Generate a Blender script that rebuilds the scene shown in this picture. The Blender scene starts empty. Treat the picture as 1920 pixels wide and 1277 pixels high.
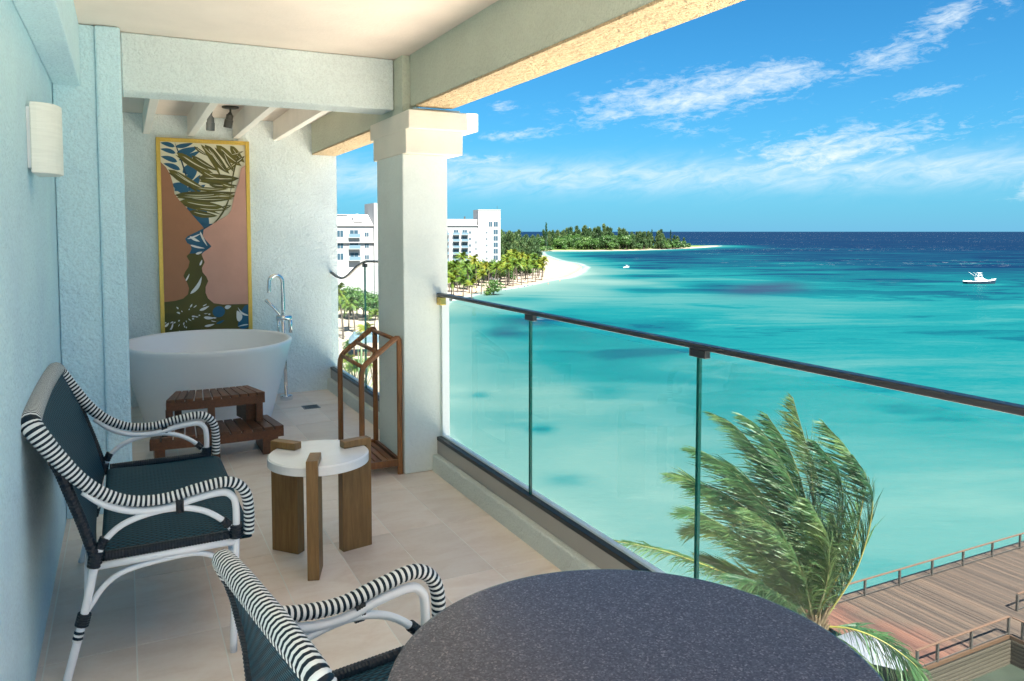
import bpy, math, random
import numpy as np
from mathutils import Vector, Matrix, noise as mnoise

random.seed(7)
scene = bpy.context.scene
col = scene.collection
R = math.radians
SEA = -22.5

# ------------------------------------------------------------------ camera
cam_d = bpy.data.cameras.new('camera')
cam_d.sensor_width = 36.0
cam_d.lens = 1450.0 / 1920.0 * 36.0
cam_d.shift_y = -(638.5 - 517.6) / 1920.0
cam_d.clip_start = 0.02
cam_d.clip_end = 200000.0
cam = bpy.data.objects.new('camera', cam_d)
cam.location = (0, 0, 1.5)
cam.rotation_euler = (R(90 - 3.3), 0, R(-26.62))
col.objects.link(cam)
scene.camera = cam

# ------------------------------------------------------------------ light
TO_SUN = Vector((-0.06, -0.54, 0.84)).normalized()
EL = math.asin(TO_SUN.z)
ROT = math.atan2(TO_SUN.x, TO_SUN.y)
sun_d = bpy.data.lights.new('sun', 'SUN')
sun_d.energy = 4.6
sun_d.angle = R(0.53)
sun_d.color = (1.0, 0.95, 0.86)
sun = bpy.data.objects.new('sun', sun_d)
sun.rotation_euler = TO_SUN.to_track_quat('Z', 'Y').to_euler()
sun.location = (0, 0, 60)
col.objects.link(sun)

scene.view_settings.view_transform = 'Standard'
scene.view_settings.look = 'None'
scene.view_settings.exposure = 2.6
scene.view_settings.gamma = 1.0
scene.view_settings.use_curve_mapping = False
scene.cycles.use_denoising = True
scene.cycles.max_bounces = 14
scene.cycles.diffuse_bounces = 8
scene.cycles.transparent_max_bounces = 24
scene.cycles.sample_clamp_indirect = 8.0


# ------------------------------------------------------------------ node helpers
class NT:
    def __init__(s, tree):
        s.t = tree
        s.n = tree.nodes
        s.l = tree.links

    def new(s, typ, **kw):
        n = s.n.new(typ)
        for k, v in kw.items():
            if hasattr(n, k):
                setattr(n, k, v)
        return n

    def put(s, sock, v):
        if isinstance(v, bpy.types.NodeSocket):
            s.l.new(v, sock)
        elif v is not None:
            if isinstance(v, (tuple, list)) and len(v) == 3 and sock.type == 'RGBA':
                v = (*v, 1.0)
            sock.default_value = v

    def math(s, op, a, b=None, c=None, clamp=False):
        n = s.n.new('ShaderNodeMath')
        n.operation = op
        n.use_clamp = clamp
        s.put(n.inputs[0], a)
        if b is not None: s.put(n.inputs[1], b)
        if c is not None: s.put(n.inputs[2], c)
        return n.outputs[0]

    def vmath(s, op, a, b=None):
        n = s.n.new('ShaderNodeVectorMath')
        n.operation = op
        s.put(n.inputs[0], a)
        if b is not None: s.put(n.inputs[1], b)
        return n.outputs[0]

    def mix(s, fac, a, b, mode='MIX'):
        n = s.n.new('ShaderNodeMix')
        n.data_type = 'RGBA'
        n.blend_type = mode
        s.put(n.inputs[0], fac)
        s.put(n.inputs[6], a)
        s.put(n.inputs[7], b)
        return n.outputs[2]

    def noise(s, vec, scale, detail=4.0, rough=0.55, dist=0.0):
        n = s.n.new('ShaderNodeTexNoise')
        s.put(n.inputs['Vector'], vec)
        n.inputs['Scale'].default_value = scale
        n.inputs['Detail'].default_value = detail
        n.inputs['Roughness'].default_value = rough
        n.inputs['Distortion'].default_value = dist
        return n.outputs['Fac']

    def ramp(s, fac, stops, interp='LINEAR'):
        n = s.n.new('ShaderNodeValToRGB')
        n.color_ramp.interpolation = interp
        e = n.color_ramp.elements
        while len(e) < len(stops): e.new(0.5)
        for k, (p, c) in enumerate(stops):
            e[k].position = p
            if not isinstance(c, (tuple, list)): c = (c, c, c)
            e[k].color = (*c[:3], 1.0)
        s.put(n.inputs[0], fac)
        return n.outputs[0]

    def mapping(s, vec, scale=(1, 1, 1), rot=(0, 0, 0), loc=(0, 0, 0)):
        n = s.n.new('ShaderNodeMapping')
        s.put(n.inputs['Vector'], vec)
        n.inputs['Scale'].default_value = scale
        n.inputs['Rotation'].default_value = rot
        n.inputs['Location'].default_value = loc
        return n.outputs[0]

    def bump(s, h, strength, dist):
        n = s.n.new('ShaderNodeBump')
        n.inputs['Strength'].default_value = strength
        n.inputs['Distance'].default_value = dist
        s.put(n.inputs['Height'], h)
        return n.outputs[0]


def base_mat(name):
    m = bpy.data.materials.new(name)
    m.use_nodes = True
    nt = NT(m.node_tree)
    b = m.node_tree.nodes['Principled BSDF']
    return m, nt, b


def simple(name, c, rough=0.5, metal=0.0, spec=0.5, var=0.0, vscale=6.0, stretch=(1, 1, 1), bump=0.0, bscale=60.0,
           bdist=0.002, rnd=0.0, c2=None, coat=0.0):
    m, nt, b = base_mat(name)
    tc = nt.new('ShaderNodeTexCoord').outputs['Object']
    v = nt.mapping(tc, scale=stretch)
    colr = (*c, 1.0)
    if var > 0 or c2 is not None:
        n = nt.noise(v, vscale, 5.0, 0.6)
        if c2 is None:
            lo = tuple(x * (1 - var) for x in c)
            hi = tuple(min(1, x * (1 + var)) for x in c)
        else:
            lo, hi = c, c2
        colr = nt.ramp(n, [(0.32, lo), (0.68, hi)])
    if rnd > 0:
        oi = nt.new('ShaderNodeObjectInfo').outputs['Random']
        f = nt.math('MULTIPLY_ADD', oi, 2 * rnd, 1 - rnd)
        cc = nt.new('ShaderNodeCombineColor')
        for i in range(3): nt.l.new(f, cc.inputs[i])
        colr = nt.mix(1.0, colr, cc.outputs[0], 'MULTIPLY')
    nt.put(b.inputs['Base Color'], colr)
    b.inputs['Roughness'].default_value = rough
    b.inputs['Metallic'].default_value = metal
    b.inputs['Specular IOR Level'].default_value = spec
    if coat: b.inputs['Coat Weight'].default_value = coat
    if bump > 0:
        h = nt.noise(v, bscale, 4.0, 0.6)
        nt.l.new(nt.bump(h, bump, bdist), b.inputs['Normal'])
    return m


# ------------------------------------------------------------------ world: Nishita sky with thin clouds
world = bpy.data.worlds.new('World')
scene.world = world
world.use_nodes = True
wt = NT(world.node_tree)
bg = world.node_tree.nodes['Background']
sky = wt.new('ShaderNodeTexSky')
sky.sky_type = 'NISHITA'
sky.sun_disc = False
sky.sun_elevation = EL
sky.sun_rotation = ROT
sky.altitude = 20.0
sky.air_density = 1.0
sky.dust_density = 0.2
sky.ozone_density = 3.0
skyb = wt.mix(1.0, sky.outputs[0], (0.088, 0.36, 0.50), 'MULTIPLY')     # deep tropical blue
gen = wt.new('ShaderNodeTexCoord').outputs['Generated']
sep = wt.new('ShaderNodeSeparateXYZ')
wt.l.new(gen, sep.inputs[0])
az = wt.math('MULTIPLY', wt.math('ARCTAN2', sep.outputs[0], sep.outputs[1]), 57.2958)
elv = wt.math('MULTIPLY', wt.math('ARCSINE', sep.outputs[2]), 57.2958)
# sea haze whitening the lowest sky all the way round
hazef = wt.math('MULTIPLY', wt.math('EXPONENT', wt.math('MULTIPLY', wt.math('ABSOLUTE', elv), -1.0 / 5.5)), 0.85)
skyb = wt.mix(hazef, skyb, (0.62, 1.72, 2.75))
cv = wt.new('ShaderNodeCombineXYZ')
wt.l.new(az, cv.inputs[0]); wt.l.new(elv, cv.inputs[1])
cvec = wt.mapping(cv.outputs[0], rot=(0, 0, R(-11)))
cvec = wt.mapping(cvec, scale=(0.13, 0.42, 1))
wn = wt.noise(cvec, 2.4, 10.0, 0.66, 0.9)
wn2 = wt.noise(wt.mapping(cv.outputs[0], scale=(0.30, 0.85, 1), rot=(0, 0, R(-18)), loc=(3, 7, 0)), 3.0, 10.0, 0.70, 0.6)


def blob(a0, e0, sa, se, tilt, amp):
    da = wt.math('SUBTRACT', az, a0)
    de = wt.math('SUBTRACT', elv, e0)
    de = wt.math('MULTIPLY_ADD', da, -math.tan(R(tilt)), de)
    q = wt.math('ADD', wt.math('POWER', wt.math('ABSOLUTE', wt.math('DIVIDE', da, sa)), 2.0),
                wt.math('POWER', wt.math('ABSOLUTE', wt.math('DIVIDE', de, se)), 2.0))
    return wt.math('MULTIPLY', wt.math('EXPONENT', wt.math('MULTIPLY', q, -1.0)), amp)


blobs = [blob(39.5, 9.6, 7.0, 1.6, 6, 1.2), blob(45.5, 10.6, 3.0, 0.8, 7, 0.8), blob(52.4, 11.3, 2.8, 0.75, 9, 1.0),
         blob(49.5, 5.8, 6.5, 1.2, 4, 1.25), blob(56.0, 13.3, 2.8, 0.8, 10, 1.1), blob(60.5, 2.6, 1.6, 0.75, 0, 1.1),
         blob(54.5, 8.9, 2.6, 0.45, 10, 0.75), blob(25.9, 9.1, 1.0, 0.4, 4, 0.85), blob(27.0, 7.1, 3.0, 0.45, 3, 0.7),
         blob(23.5, 5.3, 3.2, 0.4, 1, 0.75), blob(33.0, 8.8, 3.0, 0.7, 6, 0.5), blob(39.5, 7.2, 1.8, 0.3, 2, 0.55),
         blob(66, 8.5, 6, 1.4, 7, 0.9), blob(5, 9.5, 7, 1.1, 5, 0.9), blob(-12, 6, 8, 0.9, 4, 0.9), blob(80, 5, 8, 1.0, 4, 0.9)]
tot = blobs[0]
for b_ in blobs[1:]: tot = wt.math('ADD', tot, b_)
detail = wt.math('ADD', wt.math('MULTIPLY', wn, 0.6), wt.math('MULTIPLY', wn2, 0.55))
cl = wt.math('ADD', wt.math('MULTIPLY', wt.math('MINIMUM', tot, 1.1), 0.75), wt.math('MULTIPLY_ADD', detail, 3.4, -2.25))
cl = wt.math('MULTIPLY', wt.math('MULTIPLY', cl, 0.95, clamp=True), wt.math('MULTIPLY', tot, 2.5, clamp=True))
# soft low veil just above the haze of the horizon, all the way round
veil = wt.math('EXPONENT', wt.math('MULTIPLY', wt.math('POWER', wt.math('ABSOLUTE', wt.math('DIVIDE', wt.math('SUBTRACT', elv, 4.0), 1.15)), 2.0), -1.0))
veil = wt.math('MULTIPLY', veil, wt.math('MULTIPLY_ADD', wn, 2.2, -0.55, clamp=True))
# sparse high cloud everywhere overhead
hz_ = wt.vmath('SCALE', gen)
up_ = wt.math('MAXIMUM', sep.outputs[2], 0.08)
pv = wt.new('ShaderNodeCombineXYZ')
wt.l.new(wt.math('DIVIDE', sep.outputs[0], up_), pv.inputs[0])
wt.l.new(wt.math('DIVIDE', sep.outputs[1], up_), pv.inputs[1])
hn = wt.noise(wt.mapping(pv.outputs[0], scale=(1.0, 0.45, 1)), 1.4, 8.0, 0.6, 0.4)
high = wt.math('MULTIPLY', wt.math('MULTIPLY_ADD', hn, 3.4, -1.9, clamp=True),
               wt.math('MULTIPLY_ADD', elv, 0.12, -2.2, clamp=True))
cf = wt.math('MAXIMUM', wt.math('ADD', wt.math('MULTIPLY', cl, 0.85), wt.math('MULTIPLY', veil, 0.72)), wt.math('MULTIPLY', high, 0.8))
cf = wt.math('MINIMUM', cf, 0.92)
skyc = wt.mix(cf, skyb, (3.1, 3.5, 3.7))
wt.l.new(skyc, bg.inputs['Color'])
bg.inputs['Strength'].default_value = 0.05


# ------------------------------------------------------------------ mesh helpers
class MB:
    def __init__(s):
        s.v, s.f, s.m = [], [], []

    def quad_box(s, lo, hi, mi=0, M=None):
        x0, y0, z0 = lo; x1, y1, z1 = hi
        p = [(x0, y0, z0), (x1, y0, z0), (x1, y1, z0), (x0, y1, z0), (x0, y0, z1), (x1, y0, z1), (x1, y1, z1), (x0, y1, z1)]
        if M is not None: p = [tuple(M @ Vector(q)) for q in p]
        b = len(s.v); s.v += p
        for f in ((0, 3, 2, 1), (4, 5, 6, 7), (0, 1, 5, 4), (1, 2, 6, 5), (2, 3, 7, 6), (3, 0, 4, 7)):
            s.f.append(tuple(b + i for i in f)); s.m.append(mi)
        return s

    def bar(s, p, q, w, h, up=(0, 0, 1), mi=0):
        p, q = Vector(p), Vector(q)
        t = (q - p); L = t.length; t.normalize()
        u = Vector(up); sd = t.cross(u)
        if sd.length < 1e-4: sd = t.cross(Vector((1, 0, 0)))
        sd.normalize(); u = sd.cross(t)
        M = Matrix((( *[t.x, sd.x, u.x], p.x), (t.y, sd.y, u.y, p.y), (t.z, sd.z, u.z, p.z), (0, 0, 0, 1)))
        return s.quad_box((0, -w / 2, -h / 2), (L, w / 2, h / 2), mi, M)

    def prism(s, poly, axis, a0, a1, mi=0):
        """polygon of 2-tuples extruded along axis 0/1/2 from a0 to a1"""
        def mk(u, v, a):
            return {0: (a, u, v), 1: (u, a, v), 2: (u, v, a)}[axis]
        b = len(s.v); n = len(poly)
        s.v += [mk(u, v, a0) for u, v in poly] + [mk(u, v, a1) for u, v in poly]
        s.f.append(tuple(range(b, b + n))); s.m.append(mi)
        s.f.append(tuple(range(b + 2 * n - 1, b + n - 1, -1))); s.m.append(mi)
        for i in range(n):
            j = (i + 1) % n
            s.f.append((b + i, b + n + i, b + n + j, b + j)); s.m.append(mi)
        return s

    def sweep(s, pts, rad, seg=8, mi=0, caps=True, side=None, mfun=None):
        """tube: rad float or list of floats or (a,b) per point; parallel transported frame"""
        P = [Vector(p) for p in pts]; n = len(P)
        T = []
        for i in range(n):
            t = P[min(i + 1, n - 1)] - P[max(i - 1, 0)]
            T.append(t.normalized() if t.length > 1e-9 else Vector((0, 0, 1)))
        sd = Vector(side) if side else (Vector((0, 0, 1)) if abs(T[0].z) < 0.9 else Vector((1, 0, 0))).cross(T[0])
        sd = (sd - T[0] * sd.dot(T[0])).normalized()
        b = len(s.v)
        for i in range(n):
            if i:
                sd = (sd - T[i] * sd.dot(T[i]))
                sd = sd.normalized() if sd.length > 1e-6 else T[i].orthogonal().normalized()
            u = T[i].cross(sd)
            r = rad[i] if isinstance(rad, list) else rad
            ra, rb = r if isinstance(r, tuple) else (r, r)
            for k in range(seg):
                a = 2 * math.pi * k / seg
                s.v.append(tuple(P[i] + sd * (ra * math.cos(a)) + u * (rb * math.sin(a))))
        for i in range(n - 1):
            for k in range(seg):
                k2 = (k + 1) % seg
                s.f.append((b + i * seg + k, b + i * seg + k2, b + (i + 1) * seg + k2, b + (i + 1) * seg + k))
                s.m.append(mfun(i) if mfun else mi)
        if caps:
            s.f.append(tuple(b + k for k in range(seg - 1, -1, -1))); s.m.append(mfun(0) if mfun else mi)
            s.f.append(tuple(b + (n - 1) * seg + k for k in range(seg))); s.m.append(mfun(n - 2) if mfun else mi)
        return s

    def lathe(s, prof, seg=32, c=(0, 0, 0), sx=1.0, sy=1.0, mi=0, close=True):
        b = len(s.v); n = len(prof)
        for r, z in prof:
            for k in range(seg):
                a = 2 * math.pi * k / seg
                s.v.append((c[0] + r * sx * math.cos(a), c[1] + r * sy * math.sin(a), c[2] + z))
        for i in range(n - 1):
            for k in range(seg):
                k2 = (k + 1) % seg
                s.f.append((b + i * seg + k, b + i * seg + k2, b + (i + 1) * seg + k2, b + (i + 1) * seg + k)); s.m.append(mi)
        if close:
            s.f.append(tuple(b + k for k in range(seg - 1, -1, -1))); s.m.append(mi)
            s.f.append(tuple(b + (n - 1) * seg + k for k in range(seg))); s.m.append(mi)
        return s

    def face(s, pts, mi=0):
        b = len(s.v); s.v += [tuple(p) for p in pts]
        s.f.append(tuple(range(b, b + len(pts)))); s.m.append(mi)
        return s


def link(o):
    col.objects.link(o)
    return o


def mesh_of(name, mb, mats, off=(0, 0, 0), smooth=False, bevel=0.0):
    me = bpy.data.meshes.new(name)
    v = mb.v if off == (0, 0, 0) else [(a - off[0], b - off[1], c - off[2]) for a, b, c in mb.v]
    me.from_pydata(v, [], mb.f)
    if not isinstance(mats, (list, tuple)): mats = [mats]
    for m in mats: me.materials.append(m)
    if len(mats) > 1: me.polygons.foreach_set('material_index', mb.m)
    if smooth: me.shade_smooth() if smooth is True else me.shade_smooth()
    me.update()
    return me


def obj(name, mb, mats, parent=None, smooth=False, bevel=0.0, local=False, auto=None):
    """one mesh object; mb in world coordinates unless local"""
    off = (0, 0, 0)
    if parent is not None and not local:
        p = parent
        x = Vector((0, 0, 0))
        while p is not None:
            x += p.location; p = p.parent
        off = tuple(x)
    me = mesh_of(name, mb, mats, off, smooth)
    o = bpy.data.objects.new(name, me)
    o.parent = parent
    link(o)
    if bevel > 0:
        md = o.modifiers.new('edge', 'BEVEL')
        md.width = bevel; md.segments = 2; md.limit_method = 'ANGLE'; md.angle_limit = R(40)
    return o


def tag(o, label=None, cat=None, group=None, kind=None):
    if label: o['label'] = label
    if cat: o['category'] = cat
    if group: o['group'] = group
    if kind: o['kind'] = kind
    return o


def thing(name, loc, label, cat, group=None, rz=0.0):
    o = bpy.data.objects.new(name, None)
    o.empty_display_size = 0.1
    o.location = loc
    o.rotation_euler = (0, 0, rz)
    link(o)
    return tag(o, label, cat, group)


def copy_tree(o, parent=None):
    c = o.copy()
    link(c)
    c.parent = parent
    for ch in list(o.children): copy_tree(ch, c)
    return c


def crom(pts, n):
    """Catmull-Rom through pts, n samples per span"""
    P = [Vector(p) for p in pts]
    P = [P[0] * 2 - P[1]] + P + [P[-1] * 2 - P[-2]]
    out = []
    for i in range(1, len(P) - 2):
        a, b, c, d = P[i - 1], P[i], P[i + 1], P[i + 2]
        for k in range(n):
            t = k / n
            out.append(0.5 * ((2 * b) + (c - a) * t + (2 * a - 5 * b + 4 * c - d) * t * t + (3 * b - a - 3 * c + d) * t ** 3))
    out.append(P[-2].copy())
    return out


def resample(pts, step):
    L = [0.0]
    for i in range(1, len(pts)): L.append(L[-1] + (pts[i] - pts[i - 1]).length)
    n = max(2, int(round(L[-1] / step)))
    out = []; j = 0
    for k in range(n + 1):
        d = L[-1] * k / n
        while j < len(pts) - 2 and L[j + 1] < d: j += 1
        t = (d - L[j]) / max(1e-9, L[j + 1] - L[j])
        out.append((pts[j].lerp(pts[j + 1], min(1, t)), d / L[-1]))
    return out, L[-1]


# ------------------------------------------------------------------ materials
def stucco(name, c, rough=0.75, fine=52.0, amount=0.75, dist=0.02, blotch=0.06):
    m, nt, b = base_mat(name)
    tc = nt.new('ShaderNodeNewGeometry').outputs['Position']
    n1 = nt.noise(tc, fine, 3.0, 0.65)
    n2 = nt.noise(tc, fine * 0.5, 3.0, 0.6, 0.6)
    h = nt.math('ADD', nt.math('MULTIPLY', n1, 0.55), nt.math('MULTIPLY', n2, 0.7))
    bl = nt.noise(tc, 2.3, 4.0, 0.6)
    lo = tuple(x * (1 - blotch) for x in c); hi = tuple(min(0.95, x * (1 + blotch)) for x in c)
    pit_shade = nt.ramp(nt.noise(tc, fine * 2.1, 2.0, 0.5), [(0.36, 1.0 - 0.13 * min(1, amount)), (0.54, 1.0)])  # shade of the stucco pits, put into the colour as dark specks
    nt.put(b.inputs['Base Color'], nt.mix(1.0, nt.ramp(bl, [(0.3, lo), (0.7, hi)]), pit_shade, 'MULTIPLY'))
    b.inputs['Roughness'].default_value = rough
    b.inputs['Specular IOR Level'].default_value = 0.25
    nt.l.new(nt.bump(h, amount, dist), b.inputs['Normal'])
    return m


M = {}
M['wall'] = stucco('stucco_blue_sky_tint', (0.63, 0.84, 0.95))  # pale blue, with cyan skylight put into the paint colour
M['backwall'] = stucco('stucco_blue_white', (0.80, 0.88, 0.89))
M['beam'] = stucco('stucco_sage', (0.54, 0.58, 0.48), fine=60, amount=0.7)
M['soffit'] = stucco('stucco_bounce_tint', (0.66, 0.50, 0.31), fine=44, amount=1.0, dist=0.06)  # warm light bounced from below, put into the soffit colour
M['column'] = stucco('stucco_column', (0.72, 0.76, 0.72), amount=0.25)
M['crossbeam'] = stucco('stucco_cross_beam', (0.72, 0.80, 0.80))
M['rafter'] = stucco('rafter_white', (0.82, 0.78, 0.72), fine=60, amount=0.15)
M['capital'] = stucco('capital_white', (0.80, 0.74, 0.64), amount=0.15)
M['ceiling'] = stucco('ceiling_bounce_tint', (0.84, 0.735, 0.655), fine=60, amount=0.1)  # warm bounce glow of the ceiling, put into its base colour
M['curb'] = stucco('curb_grey', (0.66, 0.70, 0.66), fine=70, amount=0.8)
M['white_metal'] = simple('white_tube', (0.86, 0.87, 0.90), 0.3, var=0.03)
M['rail'] = simple('bronze_rail', (0.035, 0.037, 0.042), 0.38, metal=0.3, bump=0.05)
M['black'] = simple('black_strip', (0.008, 0.009, 0.009), 0.35)
M['fascia'] = simple('grey_fascia', (0.36, 0.33, 0.30), 0.45, var=0.05, vscale=3)
M['brass'] = simple('brass', (0.55, 0.42, 0.12), 0.3, metal=1.0)
M['chrome'] = simple('chrome', (0.8, 0.82, 0.84), 0.08, metal=1.0)
M['tub'] = simple('tub_white', (0.92, 0.91, 0.92), 0.28, spec=0.5, coat=0.2)
M['gold'] = simple('gold_frame', (0.72, 0.48, 0.10), 0.35, metal=0.55, var=0.12, vscale=30, stretch=(8, 8, 1))
M['sconce'] = simple('sconce_linen', (0.86, 0.86, 0.80), 0.6, var=0.05, vscale=9, stretch=(1, 1, 14), bump=0.4, bscale=22, bdist=0.004)
M['dark_metal'] = simple('spot_metal', (0.09, 0.085, 0.075), 0.4, metal=0.6)
M['drain'] = simple('drain_steel', (0.28, 0.29, 0.30), 0.35, metal=0.9)


def wood(name, c1, c2, rough=0.45, axis=2, scale=7.0, rnd=0.12):
    m, nt, b = base_mat(name)
    tc = nt.new('ShaderNodeTexCoord').outputs['Object']
    st = [9.0, 9.0, 9.0]; st[axis] = 0.9
    v = nt.mapping(tc, scale=tuple(st))
    n = nt.noise(v, scale, 6.0, 0.62, 0.5)
    c = nt.ramp(n, [(0.28, c1), (0.72, c2)])
    oi = nt.new('ShaderNodeObjectInfo').outputs['Random']
    f = nt.math('MULTIPLY_ADD', oi, 2 * rnd, 1 - rnd)
    cc = nt.new('ShaderNodeCombineColor')
    for i in range(3): nt.l.new(f, cc.inputs[i])
    nt.put(b.inputs['Base Color'], nt.mix(1.0, c, cc.outputs[0], 'MULTIPLY'))
    b.inputs['Roughness'].default_value = rough
    nt.l.new(nt.bump(n, 0.15, 0.002), b.inputs['Normal'])
    return m


M['teak'] = wood('table_wood', (0.17, 0.085, 0.025), (0.29, 0.16, 0.055), axis=2)
M['teak_h'] = wood('table_wood_flat', (0.19, 0.10, 0.035), (0.30, 0.17, 0.065), axis=0)
M['ipe'] = wood('step_wood', (0.085, 0.028, 0.010), (0.17, 0.062, 0.022), axis=1, rnd=0.2)
M['rackwood'] = wood('rack_wood', (0.16, 0.055, 0.015), (0.30, 0.12, 0.035), axis=2)
M['tile_top'] = simple('table_stone', (0.86, 0.84, 0.83), 0.16, var=0.03, vscale=12)

m, nt, b = base_mat('floor_stone')
geo = nt.new('ShaderNodeNewGeometry').outputs['Position']
n1 = nt.noise(nt.mapping(geo, scale=(1.0, 2.6, 1)), 3.5, 7, 0.62, 0.8)
n2 = nt.noise(geo, 45, 4, 0.6)
c = nt.ramp(nt.math('ADD', nt.math('MULTIPLY', n1, 0.8), nt.math('MULTIPLY', n2, 0.2)),
            [(0.3, (0.77, 0.62, 0.50)), (0.52, (0.87, 0.74, 0.63)), (0.72, (0.91, 0.81, 0.72))])
oi = nt.new('ShaderNodeObjectInfo').outputs['Random']
f = nt.math('MULTIPLY_ADD', oi, 0.2, 0.86)
cc = nt.new('ShaderNodeCombineColor')
for i in range(3): nt.l.new(f, cc.inputs[i])
nt.put(b.inputs['Base Color'], nt.mix(1.0, c, cc.outputs[0], 'MULTIPLY'))
nt.put(b.inputs['Roughness'], nt.math('MULTIPLY_ADD', n1, 0.25, 0.28))
nt.l.new(nt.bump(n2, 0.06, 0.002), b.inputs['Normal'])
M['floor'] = m
M['grout'] = simple('grout', (0.88, 0.84, 0.76), 0.9, var=0.06)

# thin clear glass: mostly passes light, fresnel reflection, a trace of green and salt film
m = bpy.data.materials.new('railing_glass'); m.use_nodes = True
nt = NT(m.node_tree)
for n_ in list(nt.n):
    if n_.type == 'BSDF_PRINCIPLED': nt.n.remove(n_)
out = [n_ for n_ in nt.n if n_.type == 'OUTPUT_MATERIAL'][0]
tr = nt.new('ShaderNodeBsdfTransparent'); tr.inputs[0].default_value = (0.955, 0.985, 0.975, 1)
gl = nt.new('ShaderNodeBsdfGlossy'); gl.inputs['Roughness'].default_value = 0.02
df = nt.new('ShaderNodeBsdfDiffuse'); df.inputs[0].default_value = (0.85, 0.9, 0.9, 1)
fr = nt.new('ShaderNodeFresnel'); fr.inputs[0].default_value = 1.35
mx = nt.new('ShaderNodeMixShader'); nt.put(mx.inputs[0], nt.math('MULTIPLY', fr.outputs[0], 0.09))
nt.l.new(tr.outputs[0], mx.inputs[1]); nt.l.new(gl.outputs[0], mx.inputs[2])
pos = nt.new('ShaderNodeNewGeometry').outputs['Position']
film = nt.math('MULTIPLY_ADD', nt.noise(pos, 3.0, 6, 0.65), 0.014, 0.002)
mx2 = nt.new('ShaderNodeMixShader'); nt.put(mx2.inputs[0], film)
nt.l.new(mx.outputs[0], mx2.inputs[1]); nt.l.new(df.outputs[0], mx2.inputs[2])
nt.l.new(mx2.outputs[0], out.inputs[0])
M['glass'] = m
M['glass_edge'] = simple('glass_edge', (0.01, 0.10, 0.085), 0.1)

# woven resin for the seats
m, nt, b = base_mat('teal_weave')
uv = nt.new('ShaderNodeTexCoord').outputs['UV']
sp = nt.new('ShaderNodeSeparateXYZ'); nt.l.new(uv, sp.inputs[0])
K = 2 * math.pi / 0.016
row = nt.math('FLOOR', nt.math('DIVIDE', sp.outputs[1], 0.011))
off = nt.math('MULTIPLY', nt.math('MODULO', nt.math('ABSOLUTE', row), 2.0), 0.5)
uu = nt.math('FRACT', nt.math('ADD', nt.math('DIVIDE', sp.outputs[0], 0.030), off))
vv = nt.math('FRACT', nt.math('DIVIDE', sp.outputs[1], 0.011))
hu = nt.math('SINE', nt.math('MULTIPLY', uu, math.pi))
hv = nt.math('SINE', nt.math('MULTIPLY', vv, math.pi))
hh = nt.math('MULTIPLY', nt.math('POWER', hu, 0.6), nt.math('POWER', hv, 0.5))
cr = nt.ramp(hh, [(0.1, (0.001, 0.006, 0.010)), (0.6, (0.005, 0.038, 0.062)), (1.0, (0.013, 0.095, 0.145))])
nt.put(b.inputs['Base Color'], cr)
b.inputs['Roughness'].default_value = 0.55
b.inputs['Specular IOR Level'].default_value = 0.25
nt.l.new(nt.bump(hh, 0.9, 0.004), b.inputs['Normal'])
M['weave'] = m
M['navy'] = simple('navy_cord', (0.003, 0.014, 0.026), 0.5, spec=0.3)
M['whitecord'] = simple('white_cord', (0.78, 0.79, 0.78), 0.45)
M['binding'] = simple('black_binding', (0.005, 0.008, 0.014), 0.45)

m, nt, b = base_mat('dark_speckled_stone')
tc = nt.new('ShaderNodeTexCoord').outputs['Object']
vo = nt.new('ShaderNodeTexVoronoi'); vo.inputs['Scale'].default_value = 300.0
nt.l.new(tc, vo.inputs['Vector'])
sv = nt.new('ShaderNodeSeparateColor'); nt.l.new(vo.outputs['Color'], sv.inputs[0])
c = nt.ramp(sv.outputs[0], [(0.0, (0.050, 0.052, 0.070)), (0.6, (0.080, 0.082, 0.106)), (0.9, (0.115, 0.115, 0.14)), (1.0, (0.20, 0.195, 0.22))])
nt.put(b.inputs['Base Color'], c)
b.inputs['Roughness'].default_value = 0.26
b.inputs['Specular IOR Level'].default_value = 0.45
M['darkstone'] = m

# ================================================================== BALCONY
WX, CX_, GX = -0.305, 1.694, 1.75      # left wall, curb face, glass plane
Y0, YB = -0.45, 7.31  # roof ends early behind the viewer, shaped to let sun onto added floor
ZC = 2.56


def single(name, mb, mats, label, cat, loc=None, bevel=0.0, smooth=False, group=None):
    if loc is None: loc = tuple(min(v[i] for v in mb.v) for i in range(3))
    me = mesh_of(name, mb, mats, loc, smooth)
    o = bpy.data.objects.new(name, me); o.location = loc; link(o)
    if bevel:
        md = o.modifiers.new('edge', 'BEVEL'); md.width = bevel; md.segments = 2
        md.limit_method = 'ANGLE'; md.angle_limit = R(40)
    return tag(o, label, cat, group)


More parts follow.
